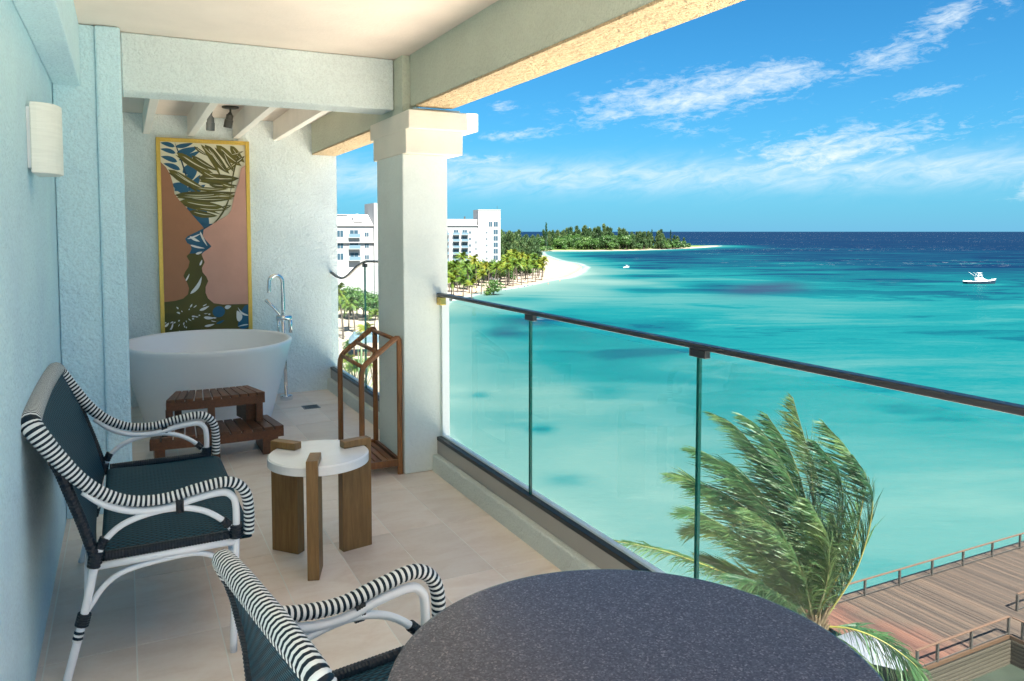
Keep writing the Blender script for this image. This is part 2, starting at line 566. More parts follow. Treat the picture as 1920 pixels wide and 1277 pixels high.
# floor: grout bed and stone tiles
fl = obj('floor', MB().quad_box((WX - 0.2, Y0, -0.30), (GX + 0.06, YB + 0.2, -0.0016)), M['grout'])
tag(fl, kind='structure')
TW, TL, G = 0.2867, 0.602, 0.005
tile_mb = MB().quad_box((G / 2, G / 2, -0.008), (TW - G / 2, TL - G / 2, 0.0))
tile_me = mesh_of('tile', tile_mb, M['floor'])
x = -0.285
k = 0
xs = [0.003 + TW * i for i in range(-2, 6)]
for xi in xs:
    y = 3.045 - 8 * TL
    while y < YB:
        x0, x1 = max(xi, WX), min(xi + TW, CX_ + 0.002)
        y0, y1 = max(y, Y0), min(y + TL, YB)
        if x1 - x0 > 0.01 and y1 - y0 > 0.01:
            if abs(x1 - x0 - TW) < 1e-6 and abs(y1 - y0 - TL) < 1e-6:
                o = bpy.data.objects.new('tile', tile_me); o.location = (x0, y0, 0)
            else:
                o = bpy.data.objects.new('tile', mesh_of('tile', MB().quad_box((G / 2, G / 2, -0.008), (x1 - x0 - G / 2, y1 - y0 - G / 2, 0.0)), M['floor']))
                o.location = (x0, y0, 0)
            o.parent = fl; link(o)
        y += TL

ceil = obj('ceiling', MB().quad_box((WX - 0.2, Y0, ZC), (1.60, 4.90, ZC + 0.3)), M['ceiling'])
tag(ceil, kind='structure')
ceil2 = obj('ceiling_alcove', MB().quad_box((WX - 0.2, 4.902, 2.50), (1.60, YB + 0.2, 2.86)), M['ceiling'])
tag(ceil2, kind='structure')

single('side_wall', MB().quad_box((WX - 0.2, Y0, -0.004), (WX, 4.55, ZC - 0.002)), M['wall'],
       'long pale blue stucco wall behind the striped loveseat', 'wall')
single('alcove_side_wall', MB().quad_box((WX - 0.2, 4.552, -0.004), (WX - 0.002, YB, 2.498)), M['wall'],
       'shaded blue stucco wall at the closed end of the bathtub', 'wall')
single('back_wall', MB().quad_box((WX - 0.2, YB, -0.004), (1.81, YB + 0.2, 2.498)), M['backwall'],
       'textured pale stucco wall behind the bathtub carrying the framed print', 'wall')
single('added_terrace_wall', MB().quad_box((WX - 0.2, -7.0, -0.004), (WX, Y0 - 0.002, 3.2)), M['wall'],
       'added unseen stucco wall of the sunlit terrace behind the viewer', 'wall')  # out of view, added along with the bounce floor
obt = obj('floor_added_terrace', MB().quad_box((WX - 0.2, -7.0, -0.30), (GX + 0.06, Y0 - 0.002, -0.002)), M['floor'])  # unseen floor added behind the viewer to bounce sunlight inside
tag(obt, kind='structure')

# pier at the left end of the cross beam
pr = thing('wall_pier', (-0.15, 4.75, 0), 'pale blue stucco pier beside the bathtub, where the cross beam lands', 'pillar')
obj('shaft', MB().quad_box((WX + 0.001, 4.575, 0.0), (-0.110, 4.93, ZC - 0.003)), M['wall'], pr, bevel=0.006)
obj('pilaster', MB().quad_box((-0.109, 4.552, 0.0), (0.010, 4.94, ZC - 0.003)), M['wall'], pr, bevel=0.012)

# ceiling box along the left wall
lb = thing('wall_beam', (WX, 2.0, 2.24), 'boxed stucco beam running along the top of the long blue wall', 'beam')
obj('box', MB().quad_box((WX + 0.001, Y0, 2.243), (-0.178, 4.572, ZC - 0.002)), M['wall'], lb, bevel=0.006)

# cross beam
single('cross_beam', MB().quad_box((0.012, 4.655, 2.25), (1.515, 4.885, ZC - 0.002)), M['crossbeam'],
       'stucco beam crossing the balcony in front of the bathtub alcove', 'beam', bevel=0.008)

# sea-side beam: stucco body with soffit band tinted with warm bounce light
sb = thing('sea_beam', (1.68, 2.0, 2.24), 'long stucco roof beam with warm bounce light tinted into its underside above the glass railing', 'beam')
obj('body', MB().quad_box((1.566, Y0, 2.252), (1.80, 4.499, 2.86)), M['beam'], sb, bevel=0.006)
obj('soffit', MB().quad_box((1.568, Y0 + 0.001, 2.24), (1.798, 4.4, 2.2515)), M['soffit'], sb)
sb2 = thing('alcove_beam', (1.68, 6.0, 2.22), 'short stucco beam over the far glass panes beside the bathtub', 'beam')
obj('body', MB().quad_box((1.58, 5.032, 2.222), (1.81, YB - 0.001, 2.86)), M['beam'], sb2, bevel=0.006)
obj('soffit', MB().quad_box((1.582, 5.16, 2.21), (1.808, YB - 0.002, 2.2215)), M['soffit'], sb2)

# column with stepped capital
cl_ = thing('column', (1.66, 4.76, 0), 'square white column with stepped capital at the end of the glass railing', 'column')
obj('shaft', MB().quad_box((1.515, 4.50, 0.0), (1.807, 5.03, 1.97)), M['column'], cl_, bevel=0.008)
cap = obj('capital', MB().quad_box((1.513, 4.43, 1.968), (1.882, 5.10, 2.112)), M['capital'], cl_, bevel=0.006)
obj('abacus', MB().quad_box((1.511, 4.366, 2.108), (1.957, 5.16, 2.217)), M['capital'], cap, bevel=0.006)
obj('neck', MB().quad_box((1.519, 4.505, 2.216), (1.59, 5.03, ZC - 0.003)), M['beam'], cl_, bevel=0.004)
obj('impost', MB().quad_box((1.592, 4.44, 2.216), (1.865, 5.03, 2.2385)), M['capital'], cl_)

# rafters over the alcove
for i, xr in enumerate((0.165, 0.515, 0.885, 1.235)):
    lab = ('white rafter nearest the pier over the bathtub', 'second white rafter from the pier over the bathtub',
           'third white rafter from the pier, just right of the spotlights', 'white rafter nearest the column over the bathtub')[i]
    single('rafter', MB().quad_box((xr, 4.887, 2.325), (xr + 0.055, YB - 0.003, 2.499)), M['rafter'], lab, 'rafter', bevel=0.004,
           group='rafters of the bathtub alcove')

# curb, fascia and glass railing (near run)
single('curb', MB().quad_box((CX_, Y0, -0.004), (1.792, 4.498, 0.105)), M['curb'],
       'low grey stucco curb under the long glass railing', 'curb', bevel=0.008)
single('curb', MB().quad_box((CX_, 5.034, -0.004), (1.80, YB - 0.002, 0.105)), M['curb'],
       'low grey stucco curb under the far panes beside the bathtub', 'curb', bevel=0.008)


def railing(y0, y1, joints, top, label, curve=None):
    r = thing('glass_railing', (GX, (y0 + y1) / 2, 0.105), label, 'railing')
    obj('fascia', MB().quad_box((GX - 0.022, y0, 0.106), (GX + 0.03, y1, 0.190)), M['fascia'], r, bevel=0.003)
    obj('base_channel', MB().quad_box((GX - 0.024, y0, 0.1905), (GX + 0.032, y1, 0.213)), M['black'], r, bevel=0.002)
    obj('trim', MB().quad_box((GX + 0.007, y0, 0.2135), (GX + 0.03, y1, 0.224)), M['white_metal'], r)
    if curve is None:
        obj('handrail', MB().quad_box((GX - 0.019, y0, top - 0.019), (GX + 0.019, y1, top)), M['rail'], r, bevel=0.005)
        zt = lambda y: top - 0.042
    else:
        pts = crom([(GX, yy, zz) for yy, zz in curve], 8)
        obj('handrail', MB().sweep(pts, (0.018, 0.010), 10, side=(1, 0, 0)), M['rail'], r, smooth=True)
        zt = lambda y: float(np.interp(y, [c[0] for c in curve], [c[1] for c in curve])) - 0.035
    ys = [y0] + joints + [y1]
    for a, b2 in zip(ys[:-1], ys[1:]):
        a2, b3 = a + 0.0035, b2 - 0.0035
        n = 1 if curve is None else 14
        poly = [(a2, 0.205), (b3, 0.205)] + [(b3 + (a2 - b3) * i / n, zt(b3 + (a2 - b3) * i / n)) for i in range(n + 1)]
        p = obj('glass_pane', MB().prism(poly, 0, GX - 0.006, GX + 0.006), M['glass'], r)
        if b2 != y1 or a != y0:
            pass
        for ye, s in ((a2, -1), (b3, 1)):
            if y0 + 0.1 < ye < y1 - 0.1:
                obj('edge', MB().quad_box((GX - 0.0062, ye - (0.003 if s > 0 else 0), 0.213), (GX + 0.0062, ye + (0 if s > 0 else 0.003), zt(ye) - 0.001)), M['glass_edge'], p)
    for j in joints:
        obj('clamp', MB().quad_box((GX - 0.012, j - 0.042, zt(j) - 0.006), (GX + 0.012, j + 0.042, zt(j) + 0.0225)), M['rail'], r, bevel=0.003)
    return r


rl = railing(Y0, 4.498, [2.06 - 1.23 * 2, 2.06 - 1.23, 2.06, 3.29], 1.118, 'long frameless glass railing with dark bronze handrail facing the sea')
obj('wall_bracket', MB().quad_box((GX + 0.008, 4.478, 0.214), (GX + 0.055, 4.4985, 1.09)), M['white_metal'], rl)
obj('wall_clamp', MB().quad_box((GX - 0.02, 4.44, 1.045), (GX + 0.02, 4.4984, 1.093)), M['brass'], rl, bevel=0.003)
railing(5.034, YB - 0.003, [6.17], 1.26, 'short glass railing with dipping curved handrail beside the bathtub',
        [(5.034, 1.275), (5.6, 1.27), (6.0, 1.262), (6.2, 1.248), (6.45, 1.19), (6.7, 1.115), (6.9, 1.08), (7.1, 1.085), (7.305, 1.11)])

# ------------------------------------------------------------------ wall sconce
sc_ = thing('wall_sconce', (WX, 3.41, 1.85), 'half-round off-white wall lamp on the long blue wall', 'lamp')
pts = [(WX + 0.012 + 0.095 * math.sin(a) ** 0.85, 3.41 - 0.125 * math.cos(a)) for a in np.linspace(0.001, math.pi - 0.001, 19)]
obj('shade', MB().prism([(float(p), float(q)) for p, q in pts], 2, 1.712, 1.968), M['sconce'], sc_, bevel=0.004)
obj('back_plate', MB().quad_box((WX + 0.001, 3.30, 1.73), (WX + 0.011, 3.52, 1.95)), M['white_metal'], sc_)

# ------------------------------------------------------------------ framed print
PX0, PX1, PZ0, PZ1 = 0.262, 1.020, 0.46, 2.30
fw = 0.034
pic = thing('framed_print', (0.64, YB - 0.02, PZ0), 'tall gold-framed print of two facing profiles filled with palm leaves', 'picture')
yb, yf = YB - 0.002, YB - 0.045
obj('frame_side', MB().quad_box((PX0, yf, PZ0), (PX0 + fw, yb, PZ1)), M['gold'], pic, bevel=0.004)
obj('frame_side', MB().quad_box((PX1 - fw, yf, PZ0), (PX1, yb, PZ1)), M['gold'], pic, bevel=0.004)
obj('frame_rail', MB().quad_box((PX0 + fw, yf + 0.001, PZ1 - fw), (PX1 - fw, yb, PZ1)), M['gold'], pic, bevel=0.004)
obj('frame_rail', MB().quad_box((PX0 + fw, yf + 0.001, PZ0), (PX1 - fw, yb, PZ0 + fw)), M['gold'], pic, bevel=0.004)
yc = YB - 0.026
INK = {'cream': (0.80, 0.74, 0.56), 'olive': (0.095, 0.080, 0.008), 'olive2': (0.14, 0.115, 0.012), 'blue': (0.010, 0.10, 0.19), 'brown': (0.42, 0.175, 0.085),
       'pink': (0.60, 0.31, 0.235), 'white': (0.74, 0.74, 0.72), 'navy': (0.01, 0.04, 0.07)}
IM = {k2: simple('ink_' + k2, v2, 0.55, var=0.05, vscale=5) for k2, v2 in INK.items()}
obj('print_sheet', MB().quad_box((PX0 + fw, yc, PZ0 + fw), (PX1 - fw, yb - 0.001, PZ1 - fw)), IM['cream'], pic)
ax0, ax1, az1 = PX0 + fw, PX1 - fw, PZ1 - fw


def PP(px, py):
    L = 65 + (py - 80) * 38 / 1140; R_ = 568 + (py - 95) * 30 / 1100
    u = min(1, max(0, (px - L) / (R_ - L)))
    v = (py - 85) / 1125
    return (ax0 + u * (ax1 - ax0), max(PZ0 + fw, az1 - max(0, v) * 1.64))


INKS = [0]


def ink(name, polys, colr, layer):
    mb = MB()
    for pl in polys:
        INKS[0] += 1
        y1_ = yc - 0.0001 * INKS[0]      # each shape printed over the last
        q = [PP(*p) for p in pl]
        b0 = len(mb.v)
        mb.v += [(p[0], y1_, p[1]) for p in q]
        mb.f.append(tuple(range(b0, b0 + len(q)))); mb.m.append(0)
    o = obj(name, mb, IM[colr], pic)
    if name in ('pale_stroke', 'light_fleck', 'leaf_vein', 'blue_leaf'): o['kind'] = 'stuff'
    return o


def blade(p, q, w, bend=0.035):
    (x0, y0), (x1, y1) = p, q
    dx, dy = x1 - x0, y1 - y0
    L = math.hypot(dx, dy); nx, ny = -dy / L, dx / L
    A, B = [], []
    for i in range(9):
        t = i / 8
        o = bend * L * math.sin(math.pi * t)
        h = w / 2 * math.sin(math.pi * min(1, t ** 0.75)) ** 0.8
        c = (x0 + dx * t + nx * o, y0 + dy * t + ny * o)
        A.append((c[0] + nx * h, c[1] + ny * h)); B.append((c[0] - nx * h, c[1] - ny * h))
    return A + B[::-1][1:-1]


ink('lower_field', [[(60, 735), (600, 735), (640, 1400), (60, 1400)]], 'olive', 1)
ink('middle_field', [[(190, 565), (390, 565), (400, 742), (190, 742)]], 'blue', 1)
blue = [((150, 112), (66, 92), 26), ((155, 150), (66, 128), 26), ((165, 200), (70, 172), 30), ((182, 246), (84, 212), 30), ((205, 300), (125, 262), 26),
        ((152, 112), (255, 86), 26), ((160, 150), (285, 108), 40), ((172, 190), (300, 128), 30), ((195, 262), (300, 200), 60), ((212, 320), (285, 215), 42),
        ((228, 372), (300, 272), 42), ((230, 375), (135, 330), 60), ((150, 372), (225, 300), 34), ((240, 382), (330, 330), 36), ((225, 462), (330, 590), 66),
        ((300, 455), (352, 590), 60)]
ink('blue_leaf', [blade(*z) for z in blue], 'blue', 2)
ink('leaf_stem', [blade((148, 84), (245, 392), 9, -0.02)], 'navy', 3)
olive = [((160, 146), (378, 262), 50), ((325, 92), (475, 262), 60), ((392, 92), (548, 212), 56), ((286, 290), (535, 286), 66), ((112, 246), (352, 372), 50),
         ((150, 396), (515, 372), 54), ((180, 430), (445, 462), 62), ((235, 490), (405, 517), 40), ((478, 92), (566, 190), 44), ((245, 160), (405, 246), 34),
         ((365, 396), (522, 392), 34), ((430, 468), (486, 452), 22), ((300, 92), (420, 190), 22), ((350, 330), (520, 330), 34), ((440, 250), (560, 150), 22),
         ((430, 120), (500, 250), 26), ((470, 150), (560, 120), 16), ((350, 110), (450, 235), 20), ((250, 350), (470, 352), 24), ((200, 412), (500, 412), 26), ((265, 470), (470, 478), 18),
         ((500, 200), (566, 150), 22), ((300, 245), (420, 300), 26), ((260, 105), (350, 160), 18), ((420, 320), (510, 345), 22)]
for i, z in enumerate(olive):
    (xa, ya), (xb, yb2), wd = z
    L_ = math.hypot(xb - xa, yb2 - ya); ox, oy = -(yb2 - ya) / L_, (xb - xa) / L_
    ink('olive_leaf', [blade(z[0], z[1], wd * 1.0)], 'olive' if i % 2 else 'olive2', 4 + (i % 3))
    if wd > 45:     # a narrower leaflet beside the broad ones
        ink('olive_leaf', [blade((xa + ox * wd * 0.3, ya + oy * wd * 0.3), (xb + ox * wd * 0.75 - 14, yb2 + oy * wd * 0.75), wd * 0.36, -0.03)], 'olive2' if i % 2 else 'olive', 5 + (i % 2))
    ink('leaf_vein', [blade((xa + (xb - xa) * 0.15, ya + (yb2 - ya) * 0.15), (xa + (xb - xa) * 0.85, ya + (yb2 - ya) * 0.85), 3.5)], 'cream', 8)
ink('leaf_vein', [blade((200, 165), (350, 245), 4), blade((345, 110), (455, 250), 5), blade((330, 292), (500, 292), 5, 0.0), blade((200, 405), (480, 385), 4),
                  blade((220, 435), (400, 455), 4), blade((420, 110), (530, 200), 5), blade((160, 262), (320, 355), 4)], 'cream', 8)
ink('long_stem', [blade((535, 120), (478, 395), 9, 0.03), blade((482, 380), (345, 600), 11, -0.08)], 'olive', 9)
ink('pale_stroke', [blade((225, 655), (310, 620), 10), blade((300, 610), (345, 700), 12), blade((240, 690), (330, 712), 12), blade((240, 640), (300, 672), 16),
                    blade((275, 745), (315, 732), 14), blade((300, 815), (313, 780), 12), blade((215, 910), (240, 862), 9), blade((245, 985), (312, 880), 22, 0.1)], 'white', 2)
rad_ = []
rg = random.Random(3)
for i in range(46):
    a = rg.uniform(0, 2 * math.pi); r0 = rg.uniform(30, 190); L = rg.uniform(10, 36)
    c0 = (215 + math.cos(a) * r0, 1115 + math.sin(a) * r0 * 0.55)
    c1 = (215 + math.cos(a) * (r0 + L), 1115 + math.sin(a) * (r0 + L) * 0.55)
    if 1045 < c0[1] < 1260 and 1040 < c1[1]: rad_.append(blade(c0, c1, rg.uniform(4, 10)))
rad_ += [blade((325, 1128), (388, 1135), 18), blade((330, 1182), (390, 1172), 14), blade((300, 1085), (355, 1062), 16), blade((450, 1075), (490, 1066), 24),
         blade((100, 1175), (125, 1150), 14), blade((135, 1195), (148, 1150), 10)]
ink('light_fleck', rad_, 'white', 2)
ink('blue_blot', [[(415 + 38 * math.cos(t), 1098 + 34 * math.sin(t)) for t in np.linspace(0, 6.1, 14)], [(530, 1190), (545, 1110), (570, 1070), (640, 1060), (640, 1200), (560, 1215)],
                  blade((400, 1170), (450, 1150), 14)], 'blue', 3)
ink('white_petal', [blade((540, 1165), (525, 1095), 36, 0.1), blade((600, 1130), (530, 1075), 12, -0.15), blade((600, 1185), (530, 1195), 8)], 'white', 4)
facL = [(65, 205), (100, 235), (125, 280), (140, 330), (150, 390), (180, 430), (215, 465), (260, 520), (310, 575), (322, 592), (275, 615), (228, 638), (213, 655),
        (225, 680), (245, 690), (250, 715), (240, 740), (222, 757), (240, 790), (232, 825), (215, 850), (205, 875), (228, 920), (238, 950), (232, 985), (205, 1010), (160, 1022), (20, 1027), (0, 600)]
facR = [(568, 205), (545, 225), (530, 300), (510, 370), (495, 430), (485, 480), (465, 510), (400, 550), (345, 585), (320, 600), (316, 640), (340, 670), (368, 700), (355, 712), (320, 735),
        (310, 750), (328, 795), (312, 830), (316, 855), (340, 885), (350, 910), (335, 945), (335, 980), (350, 1015), (385, 1045), (440, 1055), (640, 1058), (640, 600)]
ink('brown_profile', [facL], 'brown', 12)
ink('pink_profile', [facR], 'pink', 12)

# ------------------------------------------------------------------ spotlights
for (sx, sy, lab, tilt) in ((0.79, 6.62, 'dark metal ceiling spotlight on a round plate, tilted towards the print', 0.35), (0.64, 6.62, 'small grey hanging ceiling spotlight left of the tilted one', 0.05)):
    s_ = thing('spotlight', (sx, sy, 2.5), lab, 'spotlight', 'spotlights over the bathtub')
    big = tilt > 0.2
    if big: obj('plate', MB().lathe([(0.065, -0.001), (0.065, -0.012), (0.05, -0.016)], 20, (sx, sy, 2.5)), M['dark_metal'], s_, smooth=False)
    else: obj('plate', MB().lathe([(0.02, -0.001), (0.02, -0.012)], 14, (sx + 0.02, sy, 2.5)), M['dark_metal'], s_)
    obj('stem', MB().sweep([(sx + (0 if big else 0.02), sy, 2.49), (sx, sy, 2.42)], 0.008, 8), M['dark_metal'], s_)
    d = Vector((-0.5 * tilt, 0.6 * tilt, -1)).normalized()
    p0 = Vector((sx, sy, 2.455 if big else 2.425))
    obj('lamp_head', MB().sweep([p0, p0 + d * 0.02, p0 + d * 0.021, p0 + d * 0.06, p0 + d * 0.062, p0 + d * 0.125], [0.01, 0.022, 0.028, 0.028, 0.033, 0.033], 16), M['dark_metal'] if big else M['drain'], s_)

# ------------------------------------------------------------------ bathtub
TC = (0.575, 6.50)
tb = thing('bathtub', (TC[0], TC[1], 0), 'large white freestanding oval soaking tub with flared sides', 'bathtub')
prof = [(0.40, 0.0), (0.455, 0.004), (0.470, 0.03), (0.55, 0.33), (0.625, 0.60), (0.634, 0.632), (0.630, 0.643), (0.618, 0.648), (0.604, 0.644), (0.597, 0.630), (0.55, 0.44), (0.48, 0.20), (0.43, 0.13), (0.30, 0.11), (0.03, 0.105)]
sx_, sy_ = 1.0, 1.09
obj('shell', MB().lathe(prof, 72, (TC[0], TC[1], 0.001), sx_, sy_), M['tub'], tb, smooth=True)
obj('drain_cap', MB().lathe([(0.035, 0.106), (0.035, 0.112), (0.02, 0.115)], 20, (TC[0], TC[1], 0.002)), M['chrome'], tb)

# tub filler
FX, FY = 1.262, 7.02
fc = thing('tub_filler', (FX, FY, 0), 'chrome freestanding gooseneck tub tap with hand shower behind the bathtub', 'tap')
obj('base', MB().lathe([(0.055, 0.0), (0.055, 0.035), (0.05, 0.04)], 24, (FX, FY, 0.001)), M['chrome'], fc, smooth=False)
obj('riser', MB().sweep([(FX, FY, 0.04), (FX - 0.018, FY, 0.72)], 0.016, 12), M['chrome'], fc, smooth=True)
obj('mixer_body', MB().sweep([(FX - 0.075, FY, 0.735), (FX + 0.055, FY, 0.735)], 0.024, 16), M['chrome'], fc, smooth=True)
obj('side_tube', MB().sweep([(FX + 0.045, FY, 0.74), (FX + 0.045, FY, 0.60)], 0.018, 12), M['chrome'], fc, smooth=True)
obj('side_tube', MB().sweep([(FX - 0.055, FY, 0.74), (FX - 0.06, FY, 0.58)], 0.011, 12), M['chrome'], fc, smooth=True)
gp = [(FX - 0.015, FY, 0.74), (FX - 0.015, FY, 0.90), (FX - 0.018, FY, 1.02)] + [(FX - 0.018 - 0.058 + 0.058 * math.cos(a), FY - 0.02 * (a / math.pi), 1.05 + 0.065 * math.sin(a)) for a in np.linspace(0, math.pi, 9)] + [(FX - 0.137, FY - 0.022, 1.00), (FX - 0.138, FY - 0.022, 0.965)]
obj('spout', MB().sweep(crom(gp, 3), 0.0165, 12), M['chrome'], fc, smooth=True)
obj('hand_shower', MB().sweep([(FX - 0.04, FY - 0.02, 0.755), (FX - 0.10, FY - 0.03, 0.83), (FX - 0.165, FY - 0.03, 0.905)], [0.010, 0.012, 0.017], 12), M['chrome'], fc, smooth=True)
obj('lever', MB().sweep([(FX - 0.015, FY, 0.76), (FX - 0.02, FY - 0.05, 0.80)], 0.008, 10), M['chrome'], fc, smooth=True)

# floor drain
dr = thing('floor_drain', (1.39, 6.62, 0), 'small square steel floor drain beside the bathtub', 'drain')
obj('plate', MB().quad_box((1.325, 6.55, 0.0005), (1.46, 6.685, 0.004)), M['drain'], dr)
for i in range(6):
    obj('slot', MB().quad_box((1.335, 6.563 + i * 0.02, 0.0042), (1.45, 6.571 + i * 0.02, 0.0048)), M['black'], dr)

# ------------------------------------------------------------------ tub steps (curved to hug the tub)
stp = thing('tub_steps', (0.53, 5.45, 0), 'dark slatted two-tread wooden step in front of the bathtub', 'step')


def tread(xa, xb, ya, yb_, z, nb, sag, xin):
    """radial planks with front and rear edges bowed like the tub"""
    for i in range(nb):
        t0, t1 = i / nb + 0.006, (i + 1) / nb - 0.006
        def pt(t, front):
            if front: return (xa + (xb - xa) * t, ya + sag * (1 - (2 * t - 1) ** 2) * -1)
            return (xa + xin + (xb - xa - 2 * xin) * t, yb_ - sag * (1 - (2 * t - 1) ** 2))
        poly = [pt(t0, 1), pt(t1, 1), pt(t1, 0), pt(t0, 0)]
        obj('plank', MB().prism(poly, 2, z - 0.022, z), M['ipe'], stp, bevel=0.003)
    n = 10
    fr_ = [(xa + 0.004 + (xb - xa - 0.008) * i / n, ya - sag * (1 - (2 * i / n - 1) ** 2) + 0.006) for i in range(n + 1)]
    poly = fr_ + [(p[0], p[1] + 0.03) for p in reversed(fr_)]
    obj('apron', MB().prism(poly, 2, z - 0.075, z - 0.0225), M['ipe'], stp)
    for xs_, xe, d in ((xa + 0.004, xa + xin, 1), (xb - 0.004, xb - xin, -1)):
        obj('apron_side', MB().bar((xs_ + 0.014 * d, ya + 0.037, z - 0.048), (xe + 0.014 * d, yb_ - 0.01, z - 0.048), 0.026, 0.05), M['ipe'], stp)


tread(0.105, 0.930, 5.26, 5.62, 0.205, 12, 0.03, 0.05)
tread(0.212, 0.838, 5.43, 5.72, 0.408, 11, 0.02, 0.075)
for (lx, ly, zt_) in ((0.235, 5.47, 0.335), (0.49, 5.445, 0.335), (0.80, 5.47, 0.335), (0.30, 5.69, 0.335), (0.75, 5.69, 0.335)):
    obj('post', MB().quad_box((lx - 0.022, ly - 0.016, 0.206), (lx + 0.022, ly + 0.016, zt_ - 0.0005)), M['ipe'], stp)
obj('riser_panel', MB().bar((0.76, 5.50, 0.27), (0.72, 5.68, 0.27), 0.09, 0.126), M['ipe'], stp)
for (x0_, x1_) in ((0.14, 0.20), (0.49, 0.53), (0.80, 0.90)):
    obj('skid', MB().quad_box((x0_, 5.33, 0.001), (x1_, 5.66, 0.1285)), M['ipe'], stp)

# ------------------------------------------------------------------ towel rack
tr_ = thing('towel_rack', (1.38, 4.78, 0), 'brown wooden towel rack with sloping top leaning by the column', 'towel rack')
for yy in (4.525, 5.04):
    path = [(1.255, yy, 0.0), (1.255, yy, 0.62), (1.258, yy, 0.655), (1.268, yy, 0.682), (1.285, yy, 0.702), (1.46, yy, 0.838), (1.474, yy, 0.846), (1.486, yy, 0.846), (1.492, yy, 0.835), (1.493, yy, 0.81), (1.493, yy, 0.0)]
    fr_ = obj('side_frame', MB().sweep(path, (0.0155, 0.0175), 8, side=(0, 1, 0)), M['rackwood'], tr_)
for (xx, zz) in ((1.270, 0.680), (1.365, 0.764), (1.474, 0.838)):
    obj('crossbar', MB().sweep([(xx, 4.525, zz), (xx, 5.04, zz)], 0.0125, 10), M['rackwood'], tr_, smooth=True)
for yy in (4.525, 5.04):
    obj('shelf_rail', MB().quad_box((1.27, yy - 0.011, 0.055), (1.478, yy + 0.011, 0.095)), M['rackwood'], tr_)
for i in range(5):
    obj('slat', MB().quad_box((1.272 + i * 0.042, 4.537, 0.062), (1.302 + i * 0.042, 5.028, 0.08)), M['rackwood'], tr_)
for xx in (1.255, 1.493):
    obj('shelf_rail', MB().quad_box((xx - 0.010, 4.541, 0.05), (xx + 0.010, 5.024, 0.09)), M['ipe'], tr_)

# ------------------------------------------------------------------ side table
SC = (0.773, 3.522)
stb = thing('side_table', (SC[0], SC[1], 0), 'round white side table held by three wooden plank legs', 'table')
obj('tabletop', MB().lathe([(0.215, 0.442), (0.226, 0.447), (0.226, 0.482), (0.219, 0.488), (0.01, 0.4885)], 64, (SC[0], SC[1], 0)), M['tile_top'], stb, smooth=False)
for ang in (251, 11, 131):
    a = R(ang)
    d = Vector((math.cos(a), math.sin(a), 0)); s_ = Vector((-d.y, d.x, 0))
    c0 = Vector((SC[0], SC[1], 0))
    Mx = Matrix(((d.x, s_.x, 0, c0.x), (d.y, s_.y, 0, c0.y), (0, 0, 1, 0), (0, 0, 0, 1)))
    mb = MB()
    # C-shaped plank: leg below the top, upright past the rim, hook over the top
    prof_ = [(0.105, 0.0), (0.254, 0.0), (0.254, 0.522), (0.115, 0.522), (0.115, 0.489), (0.227, 0.489), (0.227, 0.4415), (0.105, 0.4415)]
    n0 = len(mb.v)
    mb.prism([(p, q) for p, q in prof_], 1, -0.025, 0.025)
    mb.v = [tuple(Mx @ Vector(v)) for v in mb.v]
    obj('leg', mb, M['teak'], stb, bevel=0.003)

# ================================================================== STRIPED CHAIRS
def uv_from(me, fn):
    uvl = me.uv_layers.new(name='UVMap')
    for lp in me.loops:
        uvl.data[lp.index].uv = fn(me.vertices[lp.vertex_index].co)


def stripe_band(path, radfun, period=0.0155):
    """cord wound round a tube: alternate white and navy turns, each a raised ring"""
    pts, L = resample(path, period / 6)
    mb = MB()
    P = [p for p, t in pts]
    rad = []
    for i, (p, t) in enumerate(pts):
        a, b2 = radfun(t)
        k = (0.0, 1.0, 1.0)[i % 3]
        rad.append((a - 0.0018 + 0.0022 * k, b2 - 0.0018 + 0.0022 * k))
    mb.sweep(P, rad, 12, side=(0, 1, 0), mfun=lambda i: (i // 3) % 2)
    return mb


def wrap(mb, p, q, r, n=5):
    p, q = Vector(p), Vector(q)
    pts, rad = [], []
    for i in range(n * 2 + 1):
        pts.append(p.lerp(q, i / (n * 2))); rad.append(r * (1.0 if i % 2 else 0.9))
    mb.sweep(pts, rad, 10)


